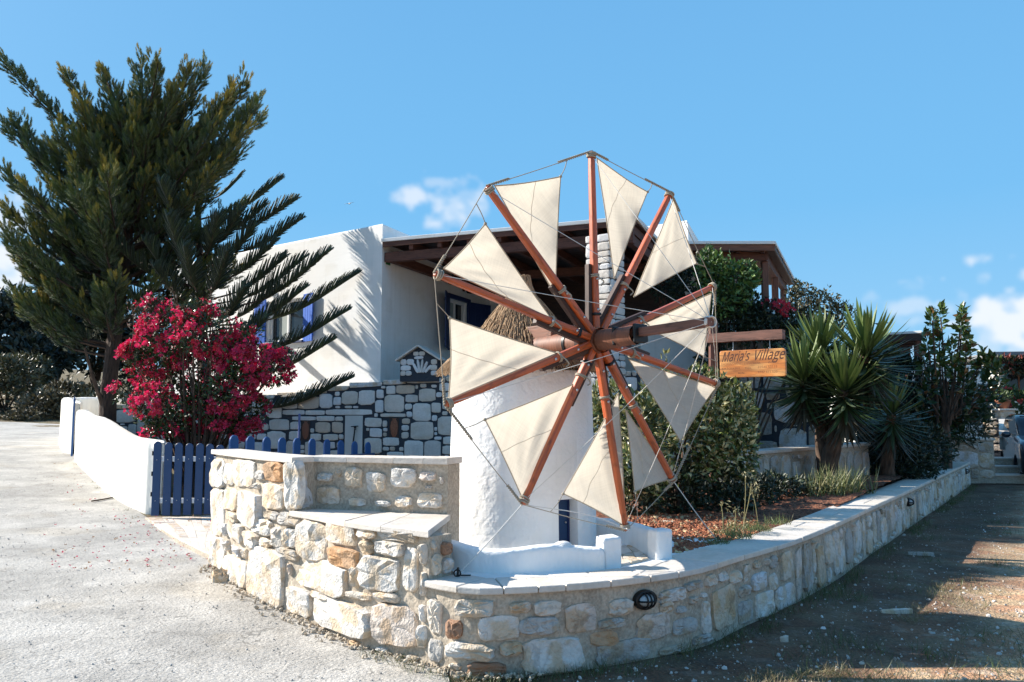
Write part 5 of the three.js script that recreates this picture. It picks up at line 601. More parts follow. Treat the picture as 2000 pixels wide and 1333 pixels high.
{
  const r = rand(203), t = thing('bougainvillea', 'big crimson flowering bougainvillea behind the blue picket gate', 'shrub');
  const B = [[330, 650, 62, 50], [300, 705, 66, 52], [395, 650, 62, 50], [300, 610, 34, 30], [268, 692, 34, 26], [380, 610, 40, 26], [385, 720, 70, 50], [450, 690, 42, 40], [480, 712, 52, 46], [535, 722, 42, 38], [490, 660, 22, 26], [545, 690, 26, 18], [245, 770, 30, 26], [300, 790, 46, 44], [355, 790, 56, 48], [410, 790, 52, 44], [450, 760, 48, 40], [490, 800, 40, 32], [330, 825, 42, 26], [430, 820, 30, 22], [380, 850, 56, 22], [300, 836, 26, 22], [470, 835, 34, 20]].map(([x, y, a, b], i) => pxBlob(x, y, 13.0 + 0.5 * Math.sin(i * 2.3), a * 0.88, b * 0.88, a * 0.8));
  const base = at(385, 900, 13.1).setY(0.15); bougainvillea(t, B, base, 820, 10500, r, 0.05);
  const L = [], wl = []; for (const [x, y] of [[335, 560], [345, 575], [255, 590], [410, 565], [430, 580], [395, 590], [285, 575], [470, 620], [440, 600]]) { const a = at(x + (r() - 0.5) * 20, y + 90, 13.1), b = at(x, y, 12.9); L.push(limb([a, a.clone().lerp(b, 0.6).add(V(0.03, 0.05, 0)), b], 0.012, 0.004, 6, 4, 0)); for (let k = 0; k < 26; k++) wl.push({ p: a.clone().lerp(b, 0.35 + 0.65 * r()).add(ballDir(r).multiplyScalar(0.06)), d: ballDir(r), s: 0.055, c: r() < 0.4 ? [0.3, 0.14, 0.09] : [0.4, 0.36, 0.28], roll: r() * 6 }); } part('shoots', merge(L), M.bark, t); scatter('dry_leaves', leafGeo(), M.leaf, wl, t, 'stuff');
}
{
  const r = rand(260), L = []; for (let i = 0; i < 420; i++) { const p = ground(lerp(120, 430, r()), lerp(900, 1120, Math.pow(r(), 1.3))); const y = Math.max(G(p.x, p.z), 0) + 0.02; if (r() < 0.55 && p.x < -5.2) continue; L.push({ p: V(p.x + (r() - 0.5) * 0.5, y, p.z + (r() - 0.5) * 0.3), d: jit(r, UP, 0.5), s: 0.022 * (0.6 + 0.6 * r()), c: shade(r, r() < 0.6 ? [0.5, 0.05, 0.1] : [0.35, 0.2, 0.1], 0.5), roll: r() * 6 }); }
  const m = scatter('fallen_petals', bract, M.petal, L, scene, 'stuff'); m.userData.label = 'scattered fallen crimson petals and dry leaves before the blue gate'; m.userData.category = 'petals';
}
const DARK = [[0.01, 0.02, 0.008], [0.03, 0.055, 0.018]];
// shrubs of the bed behind the windmill
{
  let r = rand(210); const vs = thing('variegated_shrub', 'large glossy cream-green shrub right behind the windmill sails', 'shrub');
  const B = [[1200, 810, 48, 60, 9.6], [1262, 840, 60, 66, 9.3], [1330, 860, 70, 90, 9.6], [1405, 830, 66, 70, 9.7], [1432, 880, 46, 60, 9.7], [1250, 920, 60, 50, 9.1], [1370, 770, 44, 50, 9.8], [1290, 780, 40, 42, 9.8], [1180, 780, 26, 34, 9.7], [1440, 790, 34, 40, 10]].map(([x, y, a, b, d]) => pxBlob(x, y, d, a, b, a * 0.8));
  twigs(vs, at(1320, 990, 9.6).setY(0.45), B, r, 0.025, M.bark, 2);
  const shoots = []; for (const [x, y] of [[1296, 690], [1302, 712], [1350, 712], [1355, 735], [1386, 720], [1262, 740], [1330, 730], [1420, 735], [1200, 752], [1172, 770], [1455, 765], [1375, 745]]) { const e = at(x, y, 9.7); for (let k = 0; k < 24; k++) shoots.push({ p: e.clone().add(V((r() - 0.5) * 0.09, -r() * 0.32, (r() - 0.5) * 0.09)), d: jit(r, UP, 0.75), s: 0.075 * (0.7 + 0.5 * r()), c: shade(r, r() < 0.4 ? [0.5, 0.46, 0.2] : [0.14, 0.17, 0.045]), roll: r() * 6 }); }
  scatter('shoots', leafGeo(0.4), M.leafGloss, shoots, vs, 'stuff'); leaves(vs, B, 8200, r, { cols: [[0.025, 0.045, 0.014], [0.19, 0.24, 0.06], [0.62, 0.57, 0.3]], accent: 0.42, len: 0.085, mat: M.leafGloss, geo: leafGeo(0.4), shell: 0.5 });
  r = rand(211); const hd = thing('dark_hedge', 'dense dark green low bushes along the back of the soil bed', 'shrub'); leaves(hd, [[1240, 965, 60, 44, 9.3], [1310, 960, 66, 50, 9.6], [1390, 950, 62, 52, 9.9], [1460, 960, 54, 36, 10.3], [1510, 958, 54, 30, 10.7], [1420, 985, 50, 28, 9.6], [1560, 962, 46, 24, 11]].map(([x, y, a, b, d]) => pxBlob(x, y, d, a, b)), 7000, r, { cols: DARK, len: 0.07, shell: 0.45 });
  r = rand(212); const db = thing('dark_shrub', 'dark rounded shrub beside the yucca, above the far end of the low wall', 'shrub'); const Bs = [[1740, 870, 70, 60, 14.6], [1800, 880, 52, 46, 15.4], [1760, 915, 56, 30, 14.4]].map(([x, y, a, b, d]) => pxBlob(x, y, d, a, b)); leaves(db, Bs, 5200, r, { cols: [[0.008, 0.018, 0.007], [0.028, 0.05, 0.016]], len: 0.09, shell: 0.45 }); twigs(db, at(1745, 930, 14.6).setY(0.4), Bs, r, 0.03);
}
// yuccas
{
  const blade = (() => { const pos = [], n = 5; for (let i = 0; i < n; i++) for (const [u0, u1] of [[i / n, (i + 1) / n]]) { const w = (u) => 0.042 * Math.pow(Math.sin(Math.PI * clamp(0.16 + 0.84 * u)), 0.7), z = (u) => -0.13 * u * u, P = (u, s) => [s * w(u), u, z(u) + Math.abs(s) * w(u) * 0.35]; for (const s of [-1, 1]) pos.push(...P(u0, 0), ...P(u0, s), ...P(u1, s), ...P(u0, 0), ...P(u1, s), ...P(u1, 0)); } const g = new THREE.BufferGeometry(); g.setAttribute('position', new THREE.Float32BufferAttribute(pos, 3)); g.computeVertexNormals(); return g; })();
  const yucca = (label, foot, heads, r, n, len) => {
    const t = thing('yucca_tree', label, 'yucca tree'), L = [], K = [];
    for (const [x, y, d, k] of heads) { const h = at(x, y, d), f = foot.clone().add(V((r() - 0.5) * 0.12, 0, (r() - 0.5) * 0.12)); K.push(limb([f, f.clone().lerp(h, 0.5).add(V((f.x - h.x) * 0.3, 0, 0)), h], 0.14, 0.07, 10, 8, 0.2)); for (let i = 0; i < n; i++) { const v = Math.pow(i / n, 0.8), el = lerp(1.5, -1.3, v) + (r() - 0.5) * 0.35, a = i * 2.39996 + r() * 0.4 + (r() < 0.12 ? r() : 0), dd = V(Math.cos(a) * Math.cos(el), Math.sin(el), Math.sin(a) * Math.cos(el)), l = len * k * (0.85 + 0.3 * r()) * (v < 0.1 ? 0.8 : 1); const c = v > 0.85 ? [0.07, 0.06, 0.035] : v < 0.4 ? [0.14, 0.2, 0.055] : [0.045, 0.08, 0.022]; L.push({ p: h.clone().add(V(0, 0.1 - v * 0.35, 0)).addScaledVector(dd, 0.04), d: dd, s: V(l * 1.15, l, l * (0.6 + v)), c: shade(r, c, 0.4), roll: Math.atan2(dd.x, dd.z) }); } }
    part('trunk', merge(K), M.bark, t); scatter('leaf_blades', blade, M.leaf, L, t, 'stuff'); return t;
  };
  yucca('tallest yucca with spiky green heads on a bare trunk behind the low wall', at(1618, 925, 12.7).setY(0.45), [[1692, 690, 12.5, 1], [1602, 690, 13, 0.9], [1650, 760, 12.2, 0.9], [1570, 740, 12.6, 0.85]], rand(221), 220, 0.72);
  yucca('smaller spiky yucca to the right of the tallest yucca', at(1735, 900, 14).setY(0.45), [[1742, 806, 13.8, 0.85]], rand(222), 120, 0.7);
}
// climbers, citrus and other greenery by the stone annex
{
  let r = rand(230); const vine = thing('climbing_vine', 'dark climber with a few crimson flowers hanging over the stone annex', 'climber');
  const B = [[1300, 530, 46, 60, 17], [1355, 560, 50, 60, 16.2], [1400, 620, 60, 54, 15.6], [1450, 620, 56, 50, 15.4], [1500, 630, 50, 42, 15.3], [1545, 665, 44, 50, 15.2], [1390, 700, 30, 40, 15.4], [1570, 730, 34, 60, 15]].map(([x, y, a, b, d]) => pxBlob(x, y, d, a, b, a * 0.6)); leaves(vine, B, 8500, r, { cols: [[0.008, 0.02, 0.007], [0.03, 0.055, 0.018]], len: 0.1, shell: 0.4 }); twigs(vine, at(1450, 800, 15.4).setY(0.5), B, r, 0.03);
  const fl = []; for (const { p, n } of inBlobs([pxBlob(1522, 598, 15.1, 17, 9), pxBlob(1538, 606, 15, 12, 9), pxBlob(1500, 592, 15.2, 14, 6)], 60, r, 0.5)) fl.push({ p, d: jit(r, n, 0.7), s: 0.07, c: shade(r, [0.6, 0.02, 0.06]), roll: r() * 6 }); scatter('flowers', bract, M.petal, fl, vine, 'stuff');
  r = rand(231); const cit = thing('green_tree', 'bright green leafy tree in front of the brown roof behind the sails', 'tree'), C2 = [[1395, 545, 34, 46, 15.6], [1440, 555, 32, 36, 15.4], [1412, 590, 46, 34, 15.4], [1460, 535, 18, 26, 15.4], [1385, 515, 20, 34, 15.7]].map(([x, y, a, b, d]) => pxBlob(x, y, d, a, b)); leaves(cit, C2, 3600, r, { cols: [[0.025, 0.06, 0.014], [0.17, 0.29, 0.055]], len: 0.105, up: 0.1, shell: 0.4 }); const sh = []; for (const [x, y] of [[1402, 484], [1398, 500], [1372, 505], [1384, 520], [1432, 498], [1440, 515], [1468, 516], [1476, 522], [1445, 540]]) { const e = at(x, y, 15.5); for (let k = 0; k < 22; k++) sh.push({ p: e.clone().add(V((r() - 0.5) * 0.14, -r() * 0.45, (r() - 0.5) * 0.14)), d: jit(r, UP, 0.9), s: 0.11 * (0.7 + 0.5 * r()), c: shade(r, [0.19, 0.32, 0.06]), roll: r() * 6 }); } scatter('shoots', leafGeo(), M.leaf, sh, cit, 'stuff'); twigs(cit, at(1415, 760, 15.6).setY(0.5), C2, r, 0.04);
  r = rand(232); const pis = thing('olive_shrub', 'loose olive-green shrub rising against the sky above the yucca', 'shrub'), C3 = [[1565, 590, 36, 34, 16.4], [1600, 605, 40, 36, 16.4], [1640, 620, 30, 28, 16.3], [1545, 620, 40, 36, 16.2], [1590, 650, 60, 40, 16], [1556, 566, 16, 18, 16.5]].map(([x, y, a, b, d]) => pxBlob(x, y, d, a, b)); leaves(pis, C3, 3000, r, { cols: [[0.03, 0.04, 0.014], [0.15, 0.14, 0.05], [0.26, 0.2, 0.12]], accent: 0.25, len: 0.09, shell: 0.35, jit: 0.95 }); twigs(pis, at(1590, 800, 16.3).setY(0.8), C3, r, 0.04); const s3 = []; for (const [x, y] of [[1552, 560], [1560, 552], [1588, 575], [1612, 562], [1618, 575], [1650, 590], [1640, 600], [1655, 598]]) { const e = at(x, y, 16.4); for (let k = 0; k < 16; k++) s3.push({ p: e.clone().add(V((r() - 0.5) * 0.16, -r() * 0.3, (r() - 0.5) * 0.16)), d: jit(r, UP, 0.9), s: 0.085, c: shade(r, [0.13, 0.12, 0.05]), roll: r() * 6 }); } scatter('shoots', leafGeo(), M.leaf, s3, pis, 'stuff');
  r = rand(236); const bt = thing('dark_tree', 'dense dark tree filling the gap between yucca and broad-leaved tree', 'tree'), Bt = [[1735, 720, 40, 40, 18.6], [1780, 740, 44, 46, 18.4], [1700, 780, 50, 50, 18], [1770, 820, 56, 56, 18.2], [1650, 720, 40, 44, 18.2], [1640, 800, 56, 60, 17.4], [1820, 790, 40, 50, 18.6]].map(([x, y, a, b, d]) => pxBlob(x, y, d, a, b)); leaves(bt, Bt, 6500, r, { cols: DARK, len: 0.13, shell: 0.4 }); twigs(bt, at(1720, 890, 18.2).setY(0.4), Bt, r, 0.06, M.barkDark);
  // big-leaved tree in upright clusters
  r = rand(233); const rub = thing('rubber_tree', 'broad-leaved tree of upright glossy leaf clusters near the right edge', 'tree'), f = at(1850, 905, 17).setY(0.4), K = [], L = []; const lg = leafGeo(0.55, 0.08, 0.16);
  for (const [x, y] of [[1822, 612], [1838, 606], [1880, 606], [1876, 628], [1890, 652], [1812, 655], [1835, 655], [1860, 672], [1890, 684], [1805, 690], [1840, 700], [1866, 708], [1922, 690], [1938, 700], [1912, 712], [1885, 730], [1820, 730], [1950, 715], [1930, 740], [1900, 760], [1860, 752], [1806, 752], [1840, 778], [1880, 790], [1945, 755], [1915, 785], [1830, 810], [1870, 820], [1800, 790]]) { const d = 17 + (r() - 0.5) * 1.3, h = at(x, y + 14, d), b = f.clone().add(V((h.x - f.x) * 0.4 + (r() - 0.5) * 0.3, 0.9 + r() * 0.6, (h.z - f.z) * 0.4)); K.push(limb([b, b.clone().lerp(h, 0.6), h], 0.03, 0.014, 6, 5)); const low = y > 720; for (let i = 0; i < 34; i++) { const v = i / 34, a = i * 2.4, el = lerp(1.35, -0.25, v), dd = V(Math.cos(a) * Math.cos(el), Math.sin(el), Math.sin(a) * Math.cos(el)); const g = r(); L.push({ p: h.clone().add(V(0, 0.16 - v * 0.4, 0)).addScaledVector(dd, 0.03), d: jit(r, dd, 0.3), s: 0.18 * (0.75 + 0.5 * r()), c: shade(r, g < 0.13 ? [0.16, 0.085, 0.03] : low ? [0.03, 0.06, 0.018] : [0.075, 0.12, 0.028]), roll: r() * 6 }); } }
  K.push(limb([f, f.clone().add(V(0.02, 0.8, 0)), f.clone().add(V(0, 1.6, 0))], 0.1, 0.06, 6, 7)); part('trunk', merge(K), M.bark, rub); scatter('leaf_clusters', lg, M.leafGloss, L, rub, 'stuff');
  r = rand(234); const low = thing('dark_shrub', 'dark feathery bush under the broad-leaved tree, beside the stone steps', 'shrub'); leaves(low, [[1850, 800, 60, 50, 18.4], [1890, 830, 44, 34, 18.8], [1820, 850, 46, 40, 18], [1900, 790, 32, 40, 19]].map(([x, y, a, b, d]) => pxBlob(x, y, d, a, b)), 4200, r, { cols: [[0.012, 0.026, 0.01], [0.05, 0.075, 0.025]], len: 0.12, geo: leafGeo(0.28), shell: 0.4 });
  r = rand(235); const ger = thing('flower_bush', 'bright green bush dotted with red flowers behind the potted pillar', 'shrub'), Bg = [[1935, 790, 22, 20, 25], [1965, 775, 26, 18, 26], [2000, 790, 26, 26, 25.5], [2030, 790, 30, 24, 26]].map(([x, y, a, b, d]) => pxBlob(x, y, d, a, b)); leaves(ger, Bg, 2200, r, { cols: [[0.03, 0.06, 0.015], [0.12, 0.19, 0.04]], len: 0.14, shell: 0.4 }); const gf = inBlobs(Bg, 60, r, 0.9).map(({ p, n }) => ({ p, d: n, s: 0.13, c: [0.6, 0.04, 0.03], roll: r() * 6 })); scatter('flowers', bract, M.petal, gf, ger, 'stuff');
}
// hillside beyond the road
{
  let r = rand(240); const scrub = [];
  const bush = (label, x, y, d, a, b, cols, n, len, name = 'scrub_bush') => { const t = thing(name, label, name === 'hill_tree' ? 'tree' : 'bush'); const c = pxBlob(x, y, d, a, b), B = [c]; for (let i = 0; i < 7; i++) { const e = ballDir(r); B.push({ c: c.c.clone().add(V(e.x * c.r[0] * 0.75, Math.abs(e.y) * c.r[1] * 0.6, e.z * c.r[2] * 0.6)), r: c.r.map((v) => v * (0.35 + 0.25 * r())) }); } const f = c.c.clone(); f.y = G(f.x, f.z) - 0.1; twigs(t, f, B, r, name === 'hill_tree' ? 0.16 : 0.05, M.barkDark, 1); leaves(t, B, n, r, { cols, len, shell: 0.45 }); };
  const DT = [[0.006, 0.012, 0.006], [0.02, 0.032, 0.014]];
  bush('darkest rounded tree at the left picture edge on the hillside', 20, 650, 47, 90, 78, DT, 2600, 0.5, 'hill_tree'); bush('dark tree with pointed crown on the hillside just left of the conifer', 110, 640, 50, 66, 66, DT, 2300, 0.5, 'hill_tree'); bush('dark tree behind the conifer trunk on the hillside', 190, 670, 52, 60, 60, DT, 2000, 0.5, 'hill_tree'); bush('small dark tree low between the hillside trees and dry scrub', 70, 700, 45, 60, 44, DT, 1700, 0.45, 'hill_tree'); bush('dark tree glimpsed between conifer and bougainvillea', 260, 690, 52, 50, 60, DT, 1500, 0.5, 'hill_tree');
  const DRY = [[0.035, 0.03, 0.014], [0.15, 0.125, 0.06], [0.24, 0.19, 0.1]], GRN = [[0.025, 0.028, 0.011], [0.11, 0.105, 0.04], [0.19, 0.155, 0.075]];
  bush('broad dry olive scrub bush at the left edge beside the road', 12, 765, 36, 60, 62, GRN, 2600, 0.24); bush('dry brownish scrub bush by the far bend of the road', 88, 800, 34.5, 44, 34, DRY, 2200, 0.2); bush('pale twiggy scrub bush above the far bend', 128, 778, 38, 40, 34, DRY, 1900, 0.24); bush('olive scrub bush right behind the white wall end', 170, 806, 36, 36, 34, GRN, 1800, 0.22); bush('low dry scrub by the road under the leftmost tree', 45, 822, 33.5, 40, 16, DRY, 1300, 0.17); bush('tall dry scrub left of the conifer trunk', 52, 738, 42, 44, 44, GRN, 1900, 0.28); bush('dry scrub glimpsed left of the conifer trunk base', 196, 782, 39, 34, 30, DRY, 1300, 0.24);
}
// ---------------------------------------------------------------- buildings, walls and steps on the right
{
  const r = rand(301);
  const an = thing('stone_annex', 'shaded white stone building with dark joints behind the sign and yucca', 'building'), a = at(1385, 800, 16.2).setY(0), b = at(1610, 800, 15.6).setY(0), f = planeFrame(a, b), H = at(1450, 655, 16.2).y; part('wall', quadPrism([a, b, f.at(f.L, 0, -3.5), f.at(0, 0, -3.5)], 0, H), M.grout, an);
  const rs = pack(f.L, H - 0.7, { r, gap: 0.035, grow: 0.6, sizes: [[0.18, 0.32, 0.12, 0.26, 800], [0.1, 0.2, 0.08, 0.16, 4000], [0.06, 0.1, 0.05, 0.1, 6000]] }); layStones(an, rs, (s, y) => f.frame(s, y + 0.65), { r, prot: 0.025, round: 0.2, rough: 0.6, tints: [[6, 0.5], [0, 0.3], [3, 0.2]], most: 230 });
  // sloping parapet and upper porch
  const pa = at(1440, 561, 16.4), pb = at(1560, 634, 15.4), sp = thing('stair_parapet', 'white-capped parapet sloping down to the right above the stone annex', 'parapet'); part('wall', slopedWall(pa, pb, 2.6, pa.y - 0.1, pb.y - 0.1, 0.25), M.plaster, sp); part('coping', beam(pa.clone().add(V(0, -0.05, -0.12)), pb.clone().add(V(0, -0.05, -0.12)), 0.34, 0.08), M.slab, sp);
  const po = thing('upper_porch', 'brown timber porch roof on slim posts, right of the sails against sky', 'porch'), F1 = at(1511, 475, 17), Y = F1.y, F0 = F1.clone().addScaledVector(V(1, 0, 0), -2.6), vv = at(1553, 556, 22.2).setY(0).sub(F1.clone().setY(0)).normalize(), D = 5.6, P = (s, d, y) => F0.clone().lerp(F1, s).addScaledVector(vv, d).setY(y);
  part('roof', quadPrism([P(-0.02, -0.06, 0), P(1.02, -0.06, 0), P(1.02, D, 0), P(-0.02, D, 0)], Y - 0.03, Y + 0.035, 0.006), M.plaster, po); part('fascia', beam(P(0, 0, Y - 0.1), P(1.01, 0, Y - 0.1), 0.04, 0.13), M.oldWood, po); part('fascia', beam(P(1.0, 0.05, Y - 0.08), P(1.0, D, Y - 0.08), 0.04, 0.09), M.darkWood, po);
  for (let d = 0.1; d < D; d += 0.2) part('ceiling_board', beam(P(0, d + 0.05, Y - 0.045), P(1, d + 0.05, Y - 0.045), 0.18, 0.02), M.pergola, po);
  part('beam', beam(P(0, 0.35, Y - 0.22), P(0.93, 0.35, Y - 0.22), 0.12, 0.18), M.pergola, po); part('beam', beam(P(0.9, 0.3, Y - 0.24), P(0.9, D - 0.1, Y - 0.24), 0.12, 0.16), M.pergola, po); for (let s = 0.1; s < 0.9; s += 0.2) part('rafter', beam(P(s, 0.1, Y - 0.12), P(s, D, Y - 0.12), 0.08, 0.13), M.pergola, po);
  for (const d of [0.5, 2.7, 4.9]) { const p = P(0.9, d, 0); part('post', beam(p.clone().setY(2.2), p.clone().setY(Y - 0.3), 0.13, 0.13), M.oldWood, po); } for (const d of [0.5, 2.7, 4.9]) { const p = P(0.05, d, 0); part('post', beam(p.clone().setY(2.2), p.clone().setY(Y - 0.3), 0.13, 0.13), M.oldWood, po); }
  part('terrace', quadPrism([P(-0.1, 0.1, 0), P(0.96, 0.1, 0), P(0.96, D, 0), P(-0.1, D, 0)], 0, 3.35), M.plaster, po);
  // inner garden wall
  const gw = thing('inner_wall', 'low stone wall with white coping in shade behind the yucca trunk', 'wall'), ga = at(1415, 886, 11.7), gb = at(1696, 865, 14.2), gf = planeFrame(ga, gb); part('core', slopedWall(ga, gb, 0.2, ga.y - 0.05, gb.y - 0.05, 0.3), M.mortar, gw); const gs = pack(gf.L, 0.48, { r, gap: 0.03, grow: 0.5, sizes: [[0.1, 0.18, 0.2, 0.34, 400], [0.08, 0.16, 0.08, 0.16, 2000], [0.05, 0.08, 0.05, 0.08, 2500]] }); layStones(gw, gs, (s, y) => gf.frame(s, y + 0.56), { r, prot: 0.022, round: 0.4, tints: [[3, 0.35], [0, 0.3], [1, 0.2], [6, 0.15]] });
  for (let s = -0.05; s < gf.L;) { const e = Math.min(gf.L + 0.05, s + 0.45 + r() * 0.3), y = (q) => lerp(ga.y, gb.y, q / gf.L) - 0.025; part('coping_slab', beam(gf.at(s + 0.003, y(s), -0.14), gf.at(e - 0.003, y(e), -0.14), 0.36, 0.05), M.slabs[Math.floor(r() * 3)], gw); s = e; }
  // far porch roof and white building behind the trees
  const fp = thing('far_porch', 'dark porch roof with thin pale edge beyond the yucca heads', 'porch'), q0 = at(1668, 648, 20.5), q1 = at(1801, 646, 19.6), fv = V(0.38, 0, -0.92), fb = (p, d, y) => p.clone().addScaledVector(fv, d).setY(y); part('roof', quadPrism([fb(q0, 0, 0), fb(q1, 0, 0), fb(q1, 4.5, 0), fb(q0, 4.5, 0)], q1.y - 0.06, q1.y, 0.01), M.plaster, fp); part('fascia', beam(fb(q0, 0.02, q1.y - 0.15), fb(q1, 0.02, q1.y - 0.15), 0.06, 0.18), M.darkWood, fp); for (const k of [0.15, 1.2, 2.3, 3.4]) part('rafter', beam(fb(q0, k, q1.y - 0.12), fb(q1, k, q1.y - 0.12), 0.08, 0.12), M.darkWood, fp); for (const p of [q0.clone().lerp(q1, 0.06), q0.clone().lerp(q1, 0.94)]) part('post', beam(fb(p, 0.2, 0.3), fb(p, 0.2, q1.y - 0.2), 0.14, 0.14), M.pergola, fp); part('back_wall', quadPrism([fb(q0, 4.2, 0), fb(q1, 4.2, 0), fb(q1, 4.5, 0), fb(q0, 4.5, 0)], 0, q1.y - 0.08), M.pergola, fp);
  const fh = thing('far_house', 'white house wall glimpsed between the big-leaved tree and yucca', 'house'); const h0 = at(1770, 800, 25).setY(0), h1 = at(1935, 800, 26).setY(0), hf = planeFrame(h0, h1); part('wall', quadPrism([h0, h1, hf.at(hf.L, 0, -5), hf.at(0, 0, -5)], 0, at(1800, 716, 25).y, 0.05), M.plaster, fh); part('coping', quadPrism([h0, h1, hf.at(hf.L, 0, -5), hf.at(0, 0, -5)].map((p) => p.clone()), at(1800, 716, 25).y - 0.02, at(1800, 712, 25).y + 0.02, 0.02), M.plasterHand, fh);
  const an2 = thing('roof_aerial', 'thin metal aerial above the far porch roof', 'aerial'); const ap = at(1722, 632, 21); part('mast', rod(ap.clone().setY(q1.y - 0.1), ap, 0.012), M.black, an2); part('rod', rod(at(1708, 632.5, 21), at(1737, 631, 21), 0.012), M.black, an2); part('rod', rod(at(1712, 634, 21), at(1729, 633, 21), 0.009), M.black, an2);
  const rh = thing('right_house', 'shaded house with thin grey roof slab at the right picture edge', 'house'), r0 = at(1955, 800, 32).setY(0), r1 = r0.clone().add(V(7, 0, 1.2)), rf = planeFrame(r0, r1), rY = at(1975, 697, 32).y; part('wall', cut(quadPrism([r0, r1, rf.at(rf.L, 0, -6), rf.at(0, 0, -6)], 0, rY - 0.25), [new THREE.BoxGeometry(1.1, 1.25, 0.4).applyMatrix4(basis(rf.t, UP, rf.n, rf.at(0.75, at(1978, 752, 31.8).y)))]), M.plasterCream, rh); part('roof', quadPrism([rf.at(-0.35, 0, 0.5), rf.at(rf.L, 0, 0.5), rf.at(rf.L, 0, -6), rf.at(-0.35, 0, -6)], rY, rY + 0.16, 0.02), std([0.3, 0.31, 0.33], { map: T.mortar }), rh); const wg = sub('window', rh); wg.applyMatrix4(basis(rf.t, UP, rf.n, rf.at(0.75, at(1978, 752, 31.8).y))); part('pane', boxUV(new THREE.BoxGeometry(1.06, 1.2, 0.02).translate(0, 0, -0.12)), M.glass, wg); part('frame', merge([rbox(0.06, 1.2, 0.05, 0.005, 0, 0, -0.1), rbox(0.06, 1.2, 0.05, 0.005, -0.5, 0, -0.1), rbox(0.06, 1.2, 0.05, 0.005, 0.5, 0, -0.1)]), M.oldWood, wg); part('beam', beam(rf.at(-0.2, rY - 0.13, 0.3), rf.at(rf.L, rY - 0.13, 0.3), 0.15, 0.22), M.pergola, rh);
  let rv = rand(320); const cr = thing('roof_creeper', 'dark red-tinged creeper under the grey roof edge at far right', 'climber'); leaves(cr, [[1960, 712, 26, 12, 31.2], [1995, 715, 26, 14, 31.2], [2030, 718, 30, 16, 31.2]].map(([x, y, a, b, d]) => pxBlob(x, y, d, a, b, 10)), 1500, rv, { cols: [[0.02, 0.03, 0.012], [0.05, 0.06, 0.02], [0.22, 0.04, 0.03]], accent: 0.3, len: 0.2 });
  // stair walls at the far end of the low wall
  const stoneFace = (t, a0, b0, y0, y1, sizes, seed, topFn) => { const f0 = planeFrame(a0, b0), rr = rand(seed), rc = pack(f0.L, y1 - y0, { r: rr, gap: 0.03, grow: 0.5, ok: topFn, sizes }); layStones(t, rc, (s, y) => f0.frame(s, y + y0), { r: rr, prot: 0.025, round: 0.25, tints: [[3, 0.4], [1, 0.25], [6, 0.2], [5, 0.15]] }); return f0; };
  const SZ = [[0.3, 0.5, 0.16, 0.28, 300], [0.14, 0.3, 0.1, 0.18, 1200], [0.07, 0.12, 0.06, 0.1, 1500]];
  const sw = thing('stair_wall', 'shaded stone stair wall with sloping coping beyond the low wall', 'wall'), s0 = at(1815, 815, 20.3), s1 = at(1912, 873, 20.0); part('core', slopedWall(s0, s1, 0, s0.y - 0.06, s1.y - 0.06, 0.35), M.mortar, sw); const L0 = planeFrame(s0, s1).L; stoneFace(sw, s0, s1, 0.1, 1.6, SZ, 331, (s, y) => y + 0.1 < lerp(s0.y, s1.y, s / L0) - 0.1); part('coping', beam(s0.clone().add(V(0, -0.03, -0.15)), s1.clone().add(V(0, -0.03, -0.15)), 0.42, 0.06), M.slab, sw);
  const sb = thing('stair_pier', 'square stone pier at the foot of the sloping stair wall', 'pier'), b0 = at(1908, 856, 20.1), b1 = at(1941, 857, 20.0); part('core', quadPrism([b0, b1, b1.clone().add(V(0.05, 0, -0.6)), b0.clone().add(V(0.05, 0, -0.6))], 0, b0.y - 0.06), M.mortar, sb); stoneFace(sb, b0, b1, 0.1, b0.y - 0.08, [[0.34, 0.38, 0.16, 0.26, 60], [0.16, 0.3, 0.1, 0.2, 300]], 332); part('coping', quadPrism([b0, b1, b1.clone().add(V(0.05, 0, -0.6)), b0.clone().add(V(0.05, 0, -0.6))].map((p, i) => p.clone().add(V(i === 0 || i === 3 ? -0.03 : 0.03, 0, i < 2 ? 0.03 : -0.03))), b0.y - 0.06, b0.y, 0.008), M.slab, sb);
  const st = thing('stone_steps', 'two shallow stone steps between the stair pier and the car', 'steps'); for (let k = 0; k < 3; k++) { const y = 0.42 + 0.18 * k, z = k * 0.4, e0 = at(1895, 900, 20.2 + z).setY(0), e1 = at(2010, 900, 19.9 + z).setY(0); part('step', quadPrism([e0, e1, e1.clone().add(V(0.1, 0, -0.44)), e0.clone().add(V(0.1, 0, -0.44))], k ? 0.2 : 0, y - 0.2 - 0.04), M.mortar, st); part('tread', quadPrism([e0, e1, e1.clone().add(V(0.1, 0, -0.42)), e0.clone().add(V(0.1, 0, -0.42))].map((p, i) => p.clone().add(V(0, 0, i < 2 ? 0.03 : 0))), y - 0.24, y - 0.2, 0.006), M.slabs[k % 3], st); }
  const uw = thing('upper_wall', 'small dry stone wall below the potted pillar at far right', 'wall'), u0 = at(1919, 817, 24.3), u1 = at(1952, 818, 24.1); part('core', slopedWall(u0, u1, 0, u0.y - 0.04, u1.y - 0.04, 0.3), M.grout, uw); stoneFace(uw, u0, u1, 0.6, u0.y - 0.06, [[0.2, 0.4, 0.07, 0.14, 200], [0.1, 0.2, 0.05, 0.1, 600]], 333); part('coping', beam(u0.clone().add(V(0, -0.02, -0.12)), u1.clone().add(V(0, -0.02, -0.12)), 0.36, 0.04), M.slab, uw);
